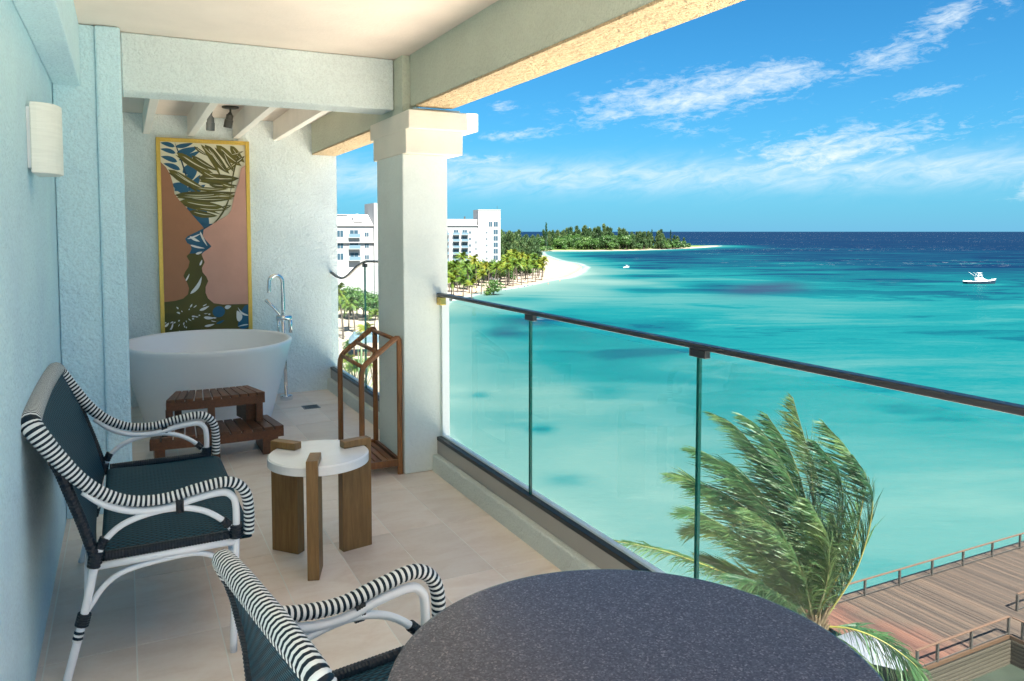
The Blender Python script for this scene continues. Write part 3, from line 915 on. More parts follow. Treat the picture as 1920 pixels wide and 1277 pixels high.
def make_seat(root, W, xt=-0.284, zt=0.895, kb=1.0):
    h = W / 2

    def bk(x_, z_):
        """lean and height of the back; arms and seat stay"""
        if x_ < 0 and z_ > 0.6: z_ = 0.6 + (z_ - 0.6) * (zt - 0.6) / 0.295
        if x_ < -0.1: x_ = -0.1 + (x_ + 0.1) * (xt + 0.1) / -0.184
        return x_, z_
    tube = 0.0125
    white, bind = M['white_metal'], M['binding']
    # striped top band: arm front -> arm -> back corner -> top -> other side
    sidep = [(0.372, 0.425), (0.374, 0.50), (0.366, 0.565), (0.338, 0.606), (0.29, 0.622), (0.20, 0.610), (0.10, 0.592), (0.00, 0.600), (-0.08, 0.635), (-0.15, 0.695), (-0.21, 0.775), (-0.255, 0.845)]
    sidep = [bk(*q) for q in sidep]
    near = [(x_, -h, z_) for x_, z_ in sidep]
    far = [(x_, h, z_) for x_, z_ in reversed(sidep)]
    r = 0.05
    top = [(-0.277, -h + 0.012, 0.880), (-0.284, -h + r, 0.895), (-0.288, -h * 0.5, 0.902), (-0.290, 0, 0.904), (-0.288, h * 0.5, 0.902), (-0.284, h - r, 0.895), (-0.277, h - 0.012, 0.880)]
    top = [(bk(q[0], q[2])[0], q[1], bk(q[0], q[2])[1]) for q in top]
    path = crom(near + top + far, 10)
    Ltot = sum((path[i + 1] - path[i]).length for i in range(len(path) - 1))
    armL = 0.55 / Ltot; backL = 0.95 / Ltot

    def rf(t):
        u = min(t, 1 - t)
        k = min(1, max(0, (u - armL) / (backL - armL)))
        return (0.020 + 0.012 * k * kb, 0.0185 + 0.014 * k * kb)
    obj('striped_rail', stripe_band(path, rf), [M['whitecord'], M['navy']], root, smooth=True, local=True)
    for s in (-1, 1):
        y = s * h; yi = s * (h - 0.004)
        # front leg and arm tube
        leg = [(0.312, yi, 0.0), (0.322, yi, 0.25), (0.330, yi, 0.44), (0.330, yi, 0.53), (0.318, yi, 0.566), (0.285, yi, 0.584), (0.20, yi, 0.576), (0.10, yi, 0.556), (0.0, yi, 0.565), (-0.08, yi, 0.60), (-0.14, yi, 0.652)]
        fl_ = obj('front_leg', MB().sweep(crom(leg, 5), tube, 10), white, root, smooth=True, local=True)
        rear = [(-0.212, yi, 0.0), (-0.150, yi, 0.235), (-0.110, yi, 0.42), (-0.150, yi, 0.56), (-0.205, yi, 0.73), (-0.262, yi, 0.86)]
        rear = rear[:3] + [(bk(q[0], q[2])[0], yi, bk(q[0], q[2])[1]) for q in rear[3:]]
        rl_ = obj('rear_leg', MB().sweep(crom(rear[:3], 5), 0.0135, 10), white, root, smooth=True, local=True)
        mb = MB(); wrap(mb, rear[2], rear[3], 0.0185, 14); wrap(mb, rear[3], rear[4], 0.0185, 16); wrap(mb, rear[4], (bk(-0.25, 0.83)[0], yi, bk(-0.25, 0.83)[1]), 0.0185, 8)
        obj('back_post', mb, bind, root, local=True)
        obj('arch_brace', MB().sweep(crom([(-0.100, yi, 0.44), (-0.085, yi, 0.475), (-0.03, yi, 0.522), (0.06, yi, 0.548), (0.15, yi, 0.550), (0.23, yi, 0.525), (0.295, yi, 0.475), (0.325, yi, 0.43)], 4), 0.0105, 9), white, root, smooth=True, local=True)
        obj('lower_brace', MB().sweep(crom([(-0.158, yi * 0.985, 0.225), (-0.125, yi * 0.985, 0.27), (-0.085, yi * 0.985, 0.325), (-0.02, yi * 0.985, 0.362), (0.10, yi * 0.985, 0.378), (0.20, yi * 0.985, 0.378), (0.265, yi * 0.985, 0.345), (0.31, yi * 0.985, 0.25)], 4), 0.0095, 9), white, root, smooth=True, local=True)
        obj('seat_rail', MB().sweep([(-0.108, yi, 0.395), (0.328, yi, 0.402)], tube, 10), white, root, smooth=True, local=True)
        # bindings
        for (p, q, rr, n) in (((0.135, y, 0.540), (0.160, y, 0.538), 0.0285, 3), ((0.328, yi, 0.415), (0.329, yi, 0.462), 0.0245, 5), ((-0.116, yi, 0.395), (-0.108, yi, 0.445), 0.0235, 5),
                              ((-0.158, yi, 0.205), (-0.147, yi, 0.245), 0.0225, 5), ((-0.098, yi, 0.455), (-0.082, yi, 0.488), 0.0165, 4), ((0.285, yi, 0.486), (0.308, yi, 0.462), 0.0155, 3)):
            mb = MB()
            if rr == 0.0285:
                pts = [(p[0] + (q[0] - p[0]) * i / 8, y, 0.566) for i in range(9)]
                mb.sweep(pts, [(0.0145 if i % 2 else 0.0135, 0.034 if i % 2 else 0.0325) for i in range(9)], 12, side=(0, 1, 0))
            else:
                wrap(mb, p, q, rr, n)
            obj('binding', mb, bind, root, local=True)
        mb = MB(); wrap(mb, (-0.172, yi, 0.155), (-0.163, yi, 0.19), 0.0165, 2)
        ring = obj('striped_ring', mb, [M['whitecord'], M['navy']], root, local=True)
        for i, p_ in enumerate(ring.data.polygons): p_.material_index = (i // 10) % 2
    # cross braces front and back
    for xx, z0, z1 in ((0.318, 0.28, 0.385), (-0.14, 0.245, 0.375)):
        obj('cross_brace', MB().sweep(crom([(xx, -h + 0.012, z0), (xx, -h + 0.06, z0 + 0.06), (xx, -h + 0.16, z1), (xx, 0, z1 + 0.006), (xx, h - 0.16, z1), (xx, h - 0.06, z0 + 0.06), (xx, h - 0.012, z0)], 5), 0.0095, 9), white, root, smooth=True, local=True)
    obj('seat_rail', MB().sweep([(0.325, -h, 0.402), (0.325, h, 0.402)], tube, 10), white, root, smooth=True, local=True)
    # seat pad
    nx, ny = 22, 40
    mb = MB()
    secs = []
    prof_ = [(-0.098, 0.405), (-0.096, 0.425), (-0.085, 0.440), (-0.02, 0.438), (0.1, 0.434), (0.22, 0.436), (0.33, 0.444), (0.365, 0.441), (0.382, 0.428), (0.384, 0.412), (0.375, 0.402)]
    pf = crom([(p, 0, q) for p, q in prof_], 3)
    hw = h - 0.012
    for j in range(ny + 1):
        t = j / ny; e = 1 - (abs(2 * t - 1)) ** 8
        sag = -0.006 * math.sin(math.pi * t)
        for p in pf:
            mb.v.append((p.x, -hw + 2 * hw * t, 0.402 + (p.z - 0.402) * (0.35 + 0.65 * e) + sag * (1 if p.z > 0.43 else 0)))
    n = len(pf)
    for j in range(ny):
        for i in range(n - 1):
            mb.f.append((j * n + i, j * n + i + 1, (j + 1) * n + i + 1, (j + 1) * n + i)); mb.m.append(0)
        mb.f.append((j * n + n - 1, j * n, (j + 1) * n, (j + 1) * n + n - 1)); mb.m.append(0)
    mb.f.append(tuple(range(n))); mb.m.append(0)
    mb.f.append(tuple(range((ny + 1) * n - 1, ny * n - 1, -1))); mb.m.append(0)
    so = obj('seat', mb, M['weave'], root, smooth=True, local=True)
    uv_from(so.data, lambda c: (c.x - (c.z if c.x > 0.37 else 0), c.y))
    # dark wrapped side edges of the seat
    for s in (-1, 1):
        mb = MB(); wrap(mb, (-0.085, s * (hw - 0.002), 0.422), (0.345, s * (hw - 0.002), 0.424), 0.0175, 45)
        obj('seat_edge', mb, bind, root, local=True)
    # woven back, slightly hollow
    mb = MB()
    nz, ny = 14, 30
    for side in (0, 1):
        for i in range(nz + 1):
            z = 0.40 + 0.485 * i / nz
            xb = float(np.interp(z, [0.40, 0.56, 0.73, 0.89], [-0.112, -0.152, -0.205, -0.275]))
            xb, z = bk(xb, z)
            for j in range(ny + 1):
                t = j / ny
                hol = -0.018 * math.sin(math.pi * t)
                mb.v.append((xb + hol + (0.008 if side == 0 else -0.008), (-h + 0.012) + (2 * h - 0.024) * t, z))
    n = ny + 1; S = (nz + 1) * n
    for i in range(nz):
        for j in range(ny):
            a = i * n + j
            mb.f.append((a, a + 1, a + n + 1, a + n)); mb.m.append(0)
            mb.f.append((S + a, S + a + n, S + a + n + 1, S + a + 1)); mb.m.append(0)
    bo = obj('backrest', mb, M['weave'], root, smooth=True, local=True)
    uv_from(bo.data, lambda c: (c.y, c.z * 1.08))


lov = thing('loveseat', (0.0, 3.395, 0), 'wide two-seat teal woven loveseat with striped rail against the blue wall', 'loveseat')
make_seat(lov, 1.106)

ph = 0.157
ch = thing('armchair', (0.397, 1.526, 0), 'teal woven armchair with striped rail pulled up to the dark round table', 'chair', rz=ph)
make_seat(ch, 0.582, -0.182, 0.785, 0.5)

# ------------------------------------------------------------------ dark round table
TB = (0.765, 1.055)
dt = thing('dining_table', (TB[0], TB[1], 0), 'round dark speckled stone table in the near corner', 'table')
RT = 0.424
obj('tabletop', MB().lathe([(RT - 0.02, 0.706), (RT - 0.004, 0.709), (RT, 0.716), (RT, 0.733), (RT - 0.003, 0.738), (RT - 0.009, 0.740), (0.01, 0.740)], 128, (TB[0], TB[1], 0)), M['darkstone'], dt, smooth=False)
obj('pedestal', MB().lathe([(0.17, 0.62), (0.05, 0.705)], 24, (TB[0], TB[1], 0)).lathe([(0.04, 0.03), (0.04, 0.63)], 20, (TB[0], TB[1], 0)), M['rail'], dt)
obj('foot_plate', MB().lathe([(0.23, 0.0), (0.23, 0.012), (0.06, 0.03)], 40, (TB[0], TB[1], 0.0005)), M['rail'], dt)

# ================================================================== SEA, BEACH, LAND
SHORE = [(900, 1010), (853, 965), (790, 915), (710, 863), (640, 830), (565, 800), (503, 801), (470, 815), (446, 812), (415, 755), (383, 694), (345, 610), (318, 548),
         (304, 500), (277, 445), (240, 392), (207, 349), (183, 331), (153, 301), (129, 283), (110, 263), (97, 250), (70, 198), (43, 124), (32, 95), (28, 80), (27, 50), (27, 10), (28, -60), (60, -300), (120, -900)]
LAND = SHORE + [(-3000, -900), (-3000, 2600), (300, 1500), (620, 1120), (830, 1030)]
LP = np.array(LAND, float)


def poly_dist(X, Y):
    """signed distance to the land outline, positive on land"""
    px, py = X.ravel(), Y.ravel()
    best = np.full(px.shape, 1e12); inside = np.zeros(px.shape, bool)
    n = len(LP)
    for i in range(n):
        x0, y0 = LP[i]; x1, y1 = LP[(i + 1) % n]
        dx, dy = x1 - x0, y1 - y0
        t = np.clip(((px - x0) * dx + (py - y0) * dy) / (dx * dx + dy * dy), 0, 1)
        best = np.minimum(best, (px - x0 - t * dx) ** 2 + (py - y0 - t * dy) ** 2)
        c = (y0 > py) != (y1 > py)
        with np.errstate(divide='ignore', invalid='ignore'):
            xi = (x1 - x0) * (py - y0) / (y1 - y0 if y1 != y0 else 1e-9) + x0
        inside ^= c & (px < xi)
    d = np.sqrt(best)
    return np.where(inside, d, -d).reshape(X.shape)


# surveyed shades of the sea bed: x, y, depth tone 0 (sand bar) .. 1 (open sea)
BED = [(5974, 3513, 1.0), (4541, 4232, 1.0), (1930, 2035, 0.97), (1378, 810, 1.0), (1126, 829, 0.95), (697, 734, 0.8), (702, 412, 0.85), (639, 527, 0.78), (448, 472, 0.68), (477, 351, 0.78), (504, 296, 0.75),
       (452, 621, 0.75), (414, 659, 0.7), (395, 668, 0.5), (331, 424, 0.6), (341, 282, 0.6), (354, 208, 0.52), (253, 385, 0.3), (233, 382, 0.1), (241, 332, 0.5), (226, 254, 0.5), (187, 257, 0.45), (128, 239, 0.33),
       (101, 225, 0.2), (112, 193, 0.5), (82, 167, 0.55), (83, 185, 0.4), (67, 154, 0.28), (100, 158, 0.5), (138, 165, 0.45), (176, 145, 0.44), (215, 126, 0.44), (134, 78, 0.42), (102, 94, 0.41), (78, 106, 0.45),
       (75, 120, 0.45), (57, 117, 0.25), (43, 100, 0.2), (53, 92, 0.18), (56, 77, 0.25), (76, 80, 0.38), (96, 70, 0.38), (97, 56, 0.36), (42, 61, 0.17), (42, 53, 0.15), (56, 58, 0.28), (65, 50, 0.3), (76, 44, 0.28),
       (53, 41, 0.2), (62, 40, 0.2), (65, 37, 0.2), (35, 50, 0.14), (36, 79, 0.2), (600, 0, 0.9), (200, 0, 0.5), (100, 0, 0.35), (45, 0, 0.15), (600, -600, 0.95), (200, -300, 0.5), (3000, -2000, 1.0), (-3000, 6000, 1.0), (1200, 4000, 1.0),
       (209, 309, 0.1), (169, 257, 0.14), (164, 268, 0.12), (179, 229, 0.26), (137, 240, 0.14), (187, 215, 0.3), (190, 180, 0.33), (105, 213, 0.2), (126, 194, 0.42), (96, 186, 0.5)]
# weed beds: centre, one half axis, other half axis, strength
WEED = [(44.7, 81.3, 1.2, -0.6, -0.7, -1.3, 0.35), (46.3, 102.9, 1.0, -0.5, -0.6, -1.4, 0.3), (63.5, 96.4, 2.9, -1.5, -2.5, -3.8, 0.25), (233, 268, 9, -4.5, -13, -15, 0.15),
        (37.6, 63.4, 1.8, -0.9, -0.8, -1.3, 0.18), (122, 157, 9, -4.5, -7.8, -10, 0.12), (82, 168, 4, -2, -8, -12, 0.25), (96, 178, 6, -3, -6, -10, 0.22)]
REEF = (244, 244.5, 12.6, -6.3, -22, -22)


def polar_grid(radii, angs):
    A, Rr = np.meshgrid(angs, radii)
    return Rr * np.sin(A), Rr * np.cos(A)


def grid_mesh(name, X, Y, Z, keep=None, wrapa=False):
    nr, na = X.shape
    v = np.stack([X, Y, Z], -1).reshape(-1, 3)
    i, j = np.meshgrid(np.arange(nr - 1), np.arange(na - 1), indexing='ij')
    a = (i * na + j).ravel()
    f = np.stack([a, a + na, a + na + 1, a + 1], -1)
    if keep is not None:
        kk = keep.ravel()
        f = f[kk[f].any(1)]
    me = bpy.data.meshes.new(name)
    me.from_pydata(v.tolist(), [], f.tolist())
    me.shade_smooth()
    return me


ang = np.concatenate([np.radians(np.linspace(-180, -22, 60)), np.radians(np.arange(-21.7, 74, 0.3)), np.radians(np.linspace(75, 180, 44))])
rad = np.concatenate([[3, 12, 22], np.geomspace(28, 3000, 250), np.geomspace(3300, 90000, 22)])
SX, SY = polar_grid(rad, ang)
dist = poly_dist(SX, SY)
# tone of the bed by inverse-distance weighting in (bearing, log range)
qa, qr = np.arctan2(SX, SY), np.log(np.hypot(SX, SY))
num = np.zeros_like(SX); den = np.zeros_like(SX)
for bx, by, bd in BED:
    da = (qa - math.atan2(bx, by)) / 0.16
    drr = (qr - math.log(math.hypot(bx, by))) / 0.20
    w_ = 1.0 / (da * da + drr * drr + 0.06) ** 2
    num += w_ * bd; den += w_
tone = num / den
shelf = np.clip(-dist / (6 + 0.07 * np.hypot(SX, SY)), 0, 1)
tone = tone * (0.12 + 0.88 * shelf ** 0.6)
weed = np.zeros_like(SX)
for wx, wy, ax_, ay_, bx, by, st in WEED:
    det = ax_ * by - ay_ * bx
    u = ((SX - wx) * by - (SY - wy) * bx) / det
    v = (ax_ * (SY - wy) - ay_ * (SX - wx)) / det
    weed = np.maximum(weed, st * np.exp(-(u * u + v * v) * 0.8))
wx, wy, ax_, ay_, bx, by = REEF
det = ax_ * by - ay_ * bx
u = ((SX - wx) * by - (SY - wy) * bx) / det + 0.0
v = (ax_ * (SY - wy) - ay_ * (SX - wx)) / det + 0.35 * u
reef = np.exp(-((np.abs(u) ** 3 + np.abs(v) ** 3)) * 0.6)
sea_me = grid_mesh('sea', SX, SY, np.full_like(SX, SEA))
for nm, arr in (('bed_tone', tone + weed), ('reef', reef), ('shore', -dist)):
    at = sea_me.attributes.new(nm, 'FLOAT', 'POINT')
    at.data.foreach_set('value', arr.ravel().astype(np.float32))
m, nt, b = base_mat('sea_water')
pos = nt.new('ShaderNodeNewGeometry').outputs['Position']
def attr(n):
    a = nt.new('ShaderNodeAttribute'); a.attribute_name = n
    return a.outputs['Fac']
lp_ = nt.mapping(pos, rot=(0, 0, R(28)))
nbig = nt.noise(nt.mapping(lp_, scale=(0.013, 0.034, 1)), 1.0, 8, 0.62, 0.6)
nbig = nt.ramp(nbig, [(0.36, 0.15), (0.46, 0.48), (0.54, 0.52), (0.60, 0.95)])
nmid = nt.noise(nt.mapping(lp_, scale=(0.07, 0.26, 1)), 1.0, 6, 0.6, 0.3)
nfine = nt.noise(nt.mapping(lp_, scale=(0.5, 1.5, 1)), 1.0, 5, 0.6)
bt = attr('bed_tone')
amp = nt.math('MULTIPLY_ADD', bt, 2.5, -0.22, clamp=True)
dn = nt.math('ADD', nt.math('MULTIPLY', nt.math('SUBTRACT', nbig, 0.5), 0.46), nt.math('ADD', nt.math('MULTIPLY', nt.math('SUBTRACT', nmid, 0.5), 0.20), nt.math('MULTIPLY', nt.math('SUBTRACT', nfine, 0.5), 0.16)))
nrip = nt.noise(nt.mapping(lp_, scale=(1.3, 4.2, 1)), 1.0, 3, 0.55)
dn = nt.math('MULTIPLY_ADD', nt.math('SUBTRACT', nrip, 0.5), 0.14, dn)
t = nt.math('MULTIPLY_ADD', dn, amp, bt)
csea = nt.ramp(t, [(0.0, (0.40, 0.38, 0.30)), (0.05, (0.10, 0.150, 0.135)), (0.14, (0.048, 0.104, 0.099)), (0.27, (0.020, 0.083, 0.085)), (0.42, (0.0025, 0.067, 0.074)), (0.56, (0.001, 0.043, 0.056)), (0.72, (0.001, 0.022, 0.042)), (0.9, (0.0003, 0.0095, 0.031)), (1.0, (0.0003, 0.0085, 0.028))])
rf_ = nt.math('MULTIPLY', attr('reef'), nt.math('MULTIPLY_ADD', nmid, 2.2, -0.1, clamp=True), clamp=True)
csea = nt.mix(nt.math('MULTIPLY', rf_, 0.85), csea, (0.010, 0.018, 0.038))
# breaking crests out on the reef and surf along the sand
fo = nt.noise(nt.mapping(lp_, scale=(0.09, 0.30, 1)), 1.0, 4, 0.55)
fo2 = nt.noise(nt.mapping(lp_, scale=(0.004, 0.01, 1)), 1.0, 3, 0.5)
foam = nt.math('MULTIPLY', nt.math('MULTIPLY_ADD', fo, 16.0, -10.5, clamp=True), nt.math('MULTIPLY_ADD', fo2, 5.0, -2.4, clamp=True))
foam = nt.math('MULTIPLY', foam, nt.math('MULTIPLY_ADD', attr('bed_tone'), 4.0, -2.0, clamp=True))
surf = nt.math('SUBTRACT', 1.0, nt.math('ABSOLUTE', nt.math('MULTIPLY_ADD', attr('shore'), 0.35, -1.0)), clamp=True)
surf = nt.math('MULTIPLY', surf, nt.math('MULTIPLY_ADD', nmid, 3.0, -1.0, clamp=True))
csea = nt.mix(nt.math('MAXIMUM', foam, nt.math('MULTIPLY', surf, 0.8)), csea, (0.34, 0.36, 0.36))
nt.put(b.inputs['Base Color'], csea)
b.inputs['Roughness'].default_value = 0.6
b.inputs['Specular IOR Level'].default_value = 0.0
gls = nt.new('ShaderNodeBsdfGlossy'); gls.inputs['Roughness'].default_value = 0.22
lw = nt.new('ShaderNodeLayerWeight'); lw.inputs[0].default_value = 0.18
mxs = nt.new('ShaderNodeMixShader'); nt.put(mxs.inputs[0], nt.math('MULTIPLY_ADD', lw.outputs['Facing'], 0.05, 0.02))
out_ = [q for q in nt.n if q.type == 'OUTPUT_MATERIAL'][0]
nt.l.new(b.outputs[0], mxs.inputs[1]); nt.l.new(gls.outputs[0], mxs.inputs[2]); nt.l.new(mxs.outputs[0], out_.inputs[0])
wv = nt.noise(nt.mapping(lp_, scale=(0.35, 0.8, 1)), 1.0, 6, 0.6)
bw_ = nt.bump(wv, 0.35, 0.35)
nt.l.new(bw_, b.inputs['Normal']); nt.l.new(bw_, gls.inputs['Normal'])
M['sea'] = m
sea_me.materials.append(m)
sea = link(bpy.data.objects.new('sea', sea_me)); tag(sea, kind='structure')

# land: a beach that rises gently from below the water
ang2 = np.concatenate([np.radians(np.linspace(-180, -40, 40)), np.radians(np.arange(-39, 62, 0.5)), np.radians(np.linspace(63, 180, 30))])
rad2 = np.concatenate([[0.5, 6, 14, 24], np.geomspace(30, 3000, 150)])
LX, LY = polar_grid(rad2, ang2)
d2 = poly_dist(LX, LY)
LZ = SEA + np.where(d2 > 0, 1.6 * (1 - np.exp(-np.maximum(d2, 0) / 26)), np.maximum(d2 * 0.10, -2.0))
LZ += 0.10 * np.sin(LX * 0.31 + 1.3 * np.sin(LY * 0.23)) * np.clip(d2 / 15, 0, 1)
land_me = grid_mesh('beach', LX, LY, LZ, keep=(d2 > -18))
for nm, arr in (('inland', d2), ('far', np.hypot(LX, LY))):
    at = land_me.attributes.new(nm, 'FLOAT', 'POINT'); at.data.foreach_set('value', arr.ravel().astype(np.float32))
m, nt, b = base_mat('beach_sand')
pos = nt.new('ShaderNodeNewGeometry').outputs['Position']
n1 = nt.noise(pos, 0.08, 6, 0.6); n2 = nt.noise(pos, 1.3, 5, 0.65)
sand = nt.ramp(nt.math('ADD', nt.math('MULTIPLY', n1, 0.5), nt.math('MULTIPLY', n2, 0.5)), [(0.3, (0.19, 0.15, 0.115)), (0.6, (0.28, 0.245, 0.20)), (0.8, (0.33, 0.30, 0.26))])
wet = nt.math('MULTIPLY_ADD', attr('inland'), -0.16, 0.9, clamp=True)
sand = nt.mix(wet, sand, (0.20, 0.145, 0.095))
gr = nt.math('MULTIPLY', nt.math('MULTIPLY_ADD', attr('far'), 0.02, -13.0, clamp=True), nt.math('MULTIPLY_ADD', nt.math('ADD', attr('inland'), nt.math('MULTIPLY_ADD', n1, 50.0, -25.0)), 0.06, -0.5, clamp=True))
sand = nt.mix(gr, sand, (0.07, 0.11, 0.025))
nt.put(b.inputs['Base Color'], sand)
b.inputs['Roughness'].default_value = 0.9
b.inputs['Specular IOR Level'].default_value = 0.1
nt.l.new(nt.bump(n2, 0.5, 0.3), b.inputs['Normal'])
land_me.materials.append(m)
land = link(bpy.data.objects.new('beach', land_me)); tag(land, kind='structure')


def land_z(x, y):
    d = float(poly_dist(np.array([x], float), np.array([y], float))[0])
    return SEA + (1.6 * (1 - math.exp(-d / 26)) if d > 0 else max(d * 0.1, -2.0))


# the hotel's own storeys below and above the balcony, seen only from outside
hb = thing('hotel_block', (-5.5, 2, SEA), 'white hotel block that carries this balcony', 'building')
M['plaster'] = stucco('white_plaster', (0.80, 0.80, 0.77), fine=20, amount=0.1)
obj('wall', MB().quad_box((-12, -16, SEA), (WX - 0.21, 9, 3.4)), M['plaster'], hb)
for k in range(1, 7):
    obj('balcony_slab', MB().quad_box((WX - 0.21, Y0 - 0.2, -0.32 - 3.2 * k), (1.80, YB + 0.2, -0.05 - 3.2 * k)), M['plaster'], hb, bevel=0.01)
obj('roof_slab', MB().quad_box((WX - 0.2, Y0 - 0.2, 2.862), (1.80, YB + 0.2, 3.4)), M['plaster'], hb)
tc_ = obj('bounce_terrace', MB().quad_box((1.9, -60, -22.2), (30.5, 60, -20.95)), simple('pale_bounce_terrace', (0.80, 0.73, 0.62), 0.8, var=0.06, vscale=0.5))  # unseen pale ground, added to bounce sunlight up under the balcony
tag(tc_, kind='structure')

# ================================================================== DECK
DZ = -20.9
M['deck'] = None
m, nt, b = base_mat('weathered_boards')
tc = nt.new('ShaderNodeNewGeometry').outputs['Position']
sp = nt.new('ShaderNodeSeparateXYZ'); nt.l.new(tc, sp.inputs[0])
bi = nt.math('FLOOR', nt.math('DIVIDE', sp.outputs[0], 0.145))
wnz = nt.new('ShaderNodeTexWhiteNoise'); wnz.noise_dimensions = '1D'; nt.l.new(bi, wnz.inputs['W'])
g = nt.noise(nt.mapping(tc, scale=(9, 0.5, 1)), 1.6, 6, 0.65)
big = nt.noise(tc, 0.35, 4, 0.6)
tval = nt.math('ADD', nt.math('MULTIPLY', wnz.outputs['Value'], 0.5), nt.math('MULTIPLY', g, 0.5))
grey = nt.ramp(tval, [(0.2, (0.022, 0.0145, 0.011)), (0.5, (0.044, 0.029, 0.021)), (0.8, (0.074, 0.048, 0.033)), (1.0, (0.16, 0.105, 0.065))])
red = nt.ramp(tval, [(0.2, (0.040, 0.016, 0.011)), (0.5, (0.072, 0.030, 0.020)), (0.8, (0.11, 0.048, 0.030)), (1.0, (0.18, 0.085, 0.048))])
rx = nt.math('MULTIPLY_ADD', nt.math('ADD', sp.outputs[0], nt.math('MULTIPLY_ADD', sp.outputs[1], 0.42, nt.math('MULTIPLY', big, 6.0))), -0.45, 24.6, clamp=True)
nt.put(b.inputs['Base Color'], nt.mix(rx, grey, red))
b.inputs['Roughness'].default_value = 0.7
M['deck'] = m
M['deckwood'] = wood('deck_rail_wood', (0.05, 0.028, 0.016), (0.095, 0.052, 0.03), axis=0, rnd=0.1)
M['deckmetal'] = simple('deck_post_metal', (0.06, 0.055, 0.05), 0.5, metal=0.3)
M['slat'] = wood('slat_wood', (0.034, 0.029, 0.022), (0.07, 0.06, 0.046), axis=0, rnd=0.2)
M['deckpale'] = simple('weathered_rail', (0.085, 0.046, 0.028), 0.6, var=0.2, vscale=4)
dk = thing('boardwalk_deck', (47, 28, DZ), 'weathered brown plank deck on stilts over the shallow water', 'deck')
mb = MB()
xx = 35.2
rgd = random.Random(5)
while xx < 78:
    y0_ = 25.05 if xx < 43.4 else 20.0
    mb.quad_box((xx, y0_, DZ - 0.05), (xx + 0.138, 32.35, DZ + rgd.uniform(-0.004, 0.004)))
    xx += 0.145
bd_ = obj('boards', mb, M['deck'], dk); bd_['kind'] = 'stuff'
obj('edge_beam', MB().quad_box((35.1, 32.36, DZ - 0.35), (78, 32.5, DZ - 0.02)), M['deckwood'], dk)
obj('edge_beam', MB().quad_box((35.1, 24.92, DZ - 0.18), (43.55, 25.04, DZ + 0.015)), M['deckwood'], dk)
obj('edge_beam', MB().quad_box((43.4, 19.5, DZ - 0.18), (43.55, 24.9, DZ + 0.015)), M['deckwood'], dk)
for px_ in np.arange(37, 78, 4.0):
    for py_ in (26.5, 31.6):
        obj('pile', MB().sweep([(px_, py_, SEA - 1.5), (px_, py_, DZ - 0.06)], 0.14, 8), M['deckwood'], dk)


def deck_rail(pts, posts, label, glassy=False):
    r = thing('deck_railing', (pts[0][0], pts[0][1], DZ), label, 'railing', 'railings of the plank deck')
    for a, b2 in zip(pts[:-1], pts[1:]):
        obj('handrail', MB().bar((a[0], a[1], DZ + 1.04), (b2[0], b2[1], DZ + 1.04), 0.13, 0.05), M['deckpale'], r, bevel=0.01)
        obj('bottom_rail', MB().bar((a[0], a[1], DZ + 0.09), (b2[0], b2[1], DZ + 0.09), 0.04, 0.04), M['deckmetal'], r)
    for p in posts:
        obj('post', MB().quad_box((p[0] - 0.06, p[1] - 0.06, DZ + 0.002), (p[0] + 0.06, p[1] + 0.06, DZ + 1.013)), M['deckmetal'], r)
    return r


deck_rail([(37.2, 31.75), (77, 31.75)], [(37.2 + 3.18 * i - 0.18, 31.75) for i in range(13)], 'long wood-capped railing along the sea edge of the deck')
deck_rail([(35.6, 25.0), (43.48, 25.0)], [(35.7, 25.0), (37.3, 25.0), (40.1, 25.0), (43.4, 25.0)], 'wood-capped railing along the near edge of the deck above the slatted wall')
deck_rail([(43.5, 24.85), (43.5, 20.2)], [(43.5, 24.3), (43.5, 22.2), (43.5, 20.3)], 'short railing turning the corner of the deck above the slatted wall')
deck_rail([(46.6, 26.4), (52.0, 26.4)], [(46.6, 26.4), (49.3, 26.4), (52.0, 26.4)], 'short inner railing standing on the deck at the picture edge')

sw = thing('slatted_wall', (40, 24.85, -23.3), 'grey-brown wall of horizontal slats under the near deck edge', 'wall')
for i in range(11):
    z1 = DZ - 0.22 - i * 0.21
    obj('slat', MB().quad_box((35.2, 24.80, z1 - 0.125), (43.36, 24.87, z1)), M['slat'], sw)
    obj('slat', MB().quad_box((43.37, 19.5, z1 - 0.125), (43.44, 24.79, z1)), M['slat'], sw)
obj('backing', MB().quad_box((35.2, 24.875, -23.4), (43.55, 24.91, DZ - 0.19)), M['black'], sw)
obj('backing', MB().quad_box((43.45, 19.5, -23.4), (43.5, 24.87, DZ - 0.19)), M['black'], sw)

pf_ = obj('pool_floor', MB().quad_box((35.2, 19.5, -23.0), (43.36, 24.79, SEA + 0.05)), simple('green_pool', (0.024, 0.032, 0.025), 0.3, var=0.2, vscale=1.5))
tag(pf_, kind='structure')
# white shade canopy under the palm
M['canvas'] = simple('white_canvas', (0.12, 0.13, 0.16), 0.7, var=0.03)
pc = thing('shade_canopy', (34.4, 26.6, -21.6), 'white fabric shade canopy half hidden under the palm fronds', 'canopy')
mb = MB()
c0, hgt = (34.4, 26.6), -20.2
ring = [(c0[0] + 1.5 * math.cos(a), c0[1] + 1.9 * math.sin(a), hgt - 0.10 * (1 + math.cos(4 * a))) for a in np.linspace(0, 2 * math.pi, 33)[:-1]]
mid = [(c0[0] + (p[0] - c0[0]) * 0.5, c0[1] + (p[1] - c0[1]) * 0.5, hgt + 0.22) for p in ring]
for i in range(32):
    j = (i + 1) % 32
    mb.face([ring[i], ring[j], mid[j], mid[i]]); mb.face([mid[i], mid[j], (c0[0], c0[1], hgt + 0.62)])
cn = obj('canvas', mb, M['canvas'], pc)
sd_ = cn.modifiers.new('thick', 'SOLIDIFY'); sd_.thickness = 0.02
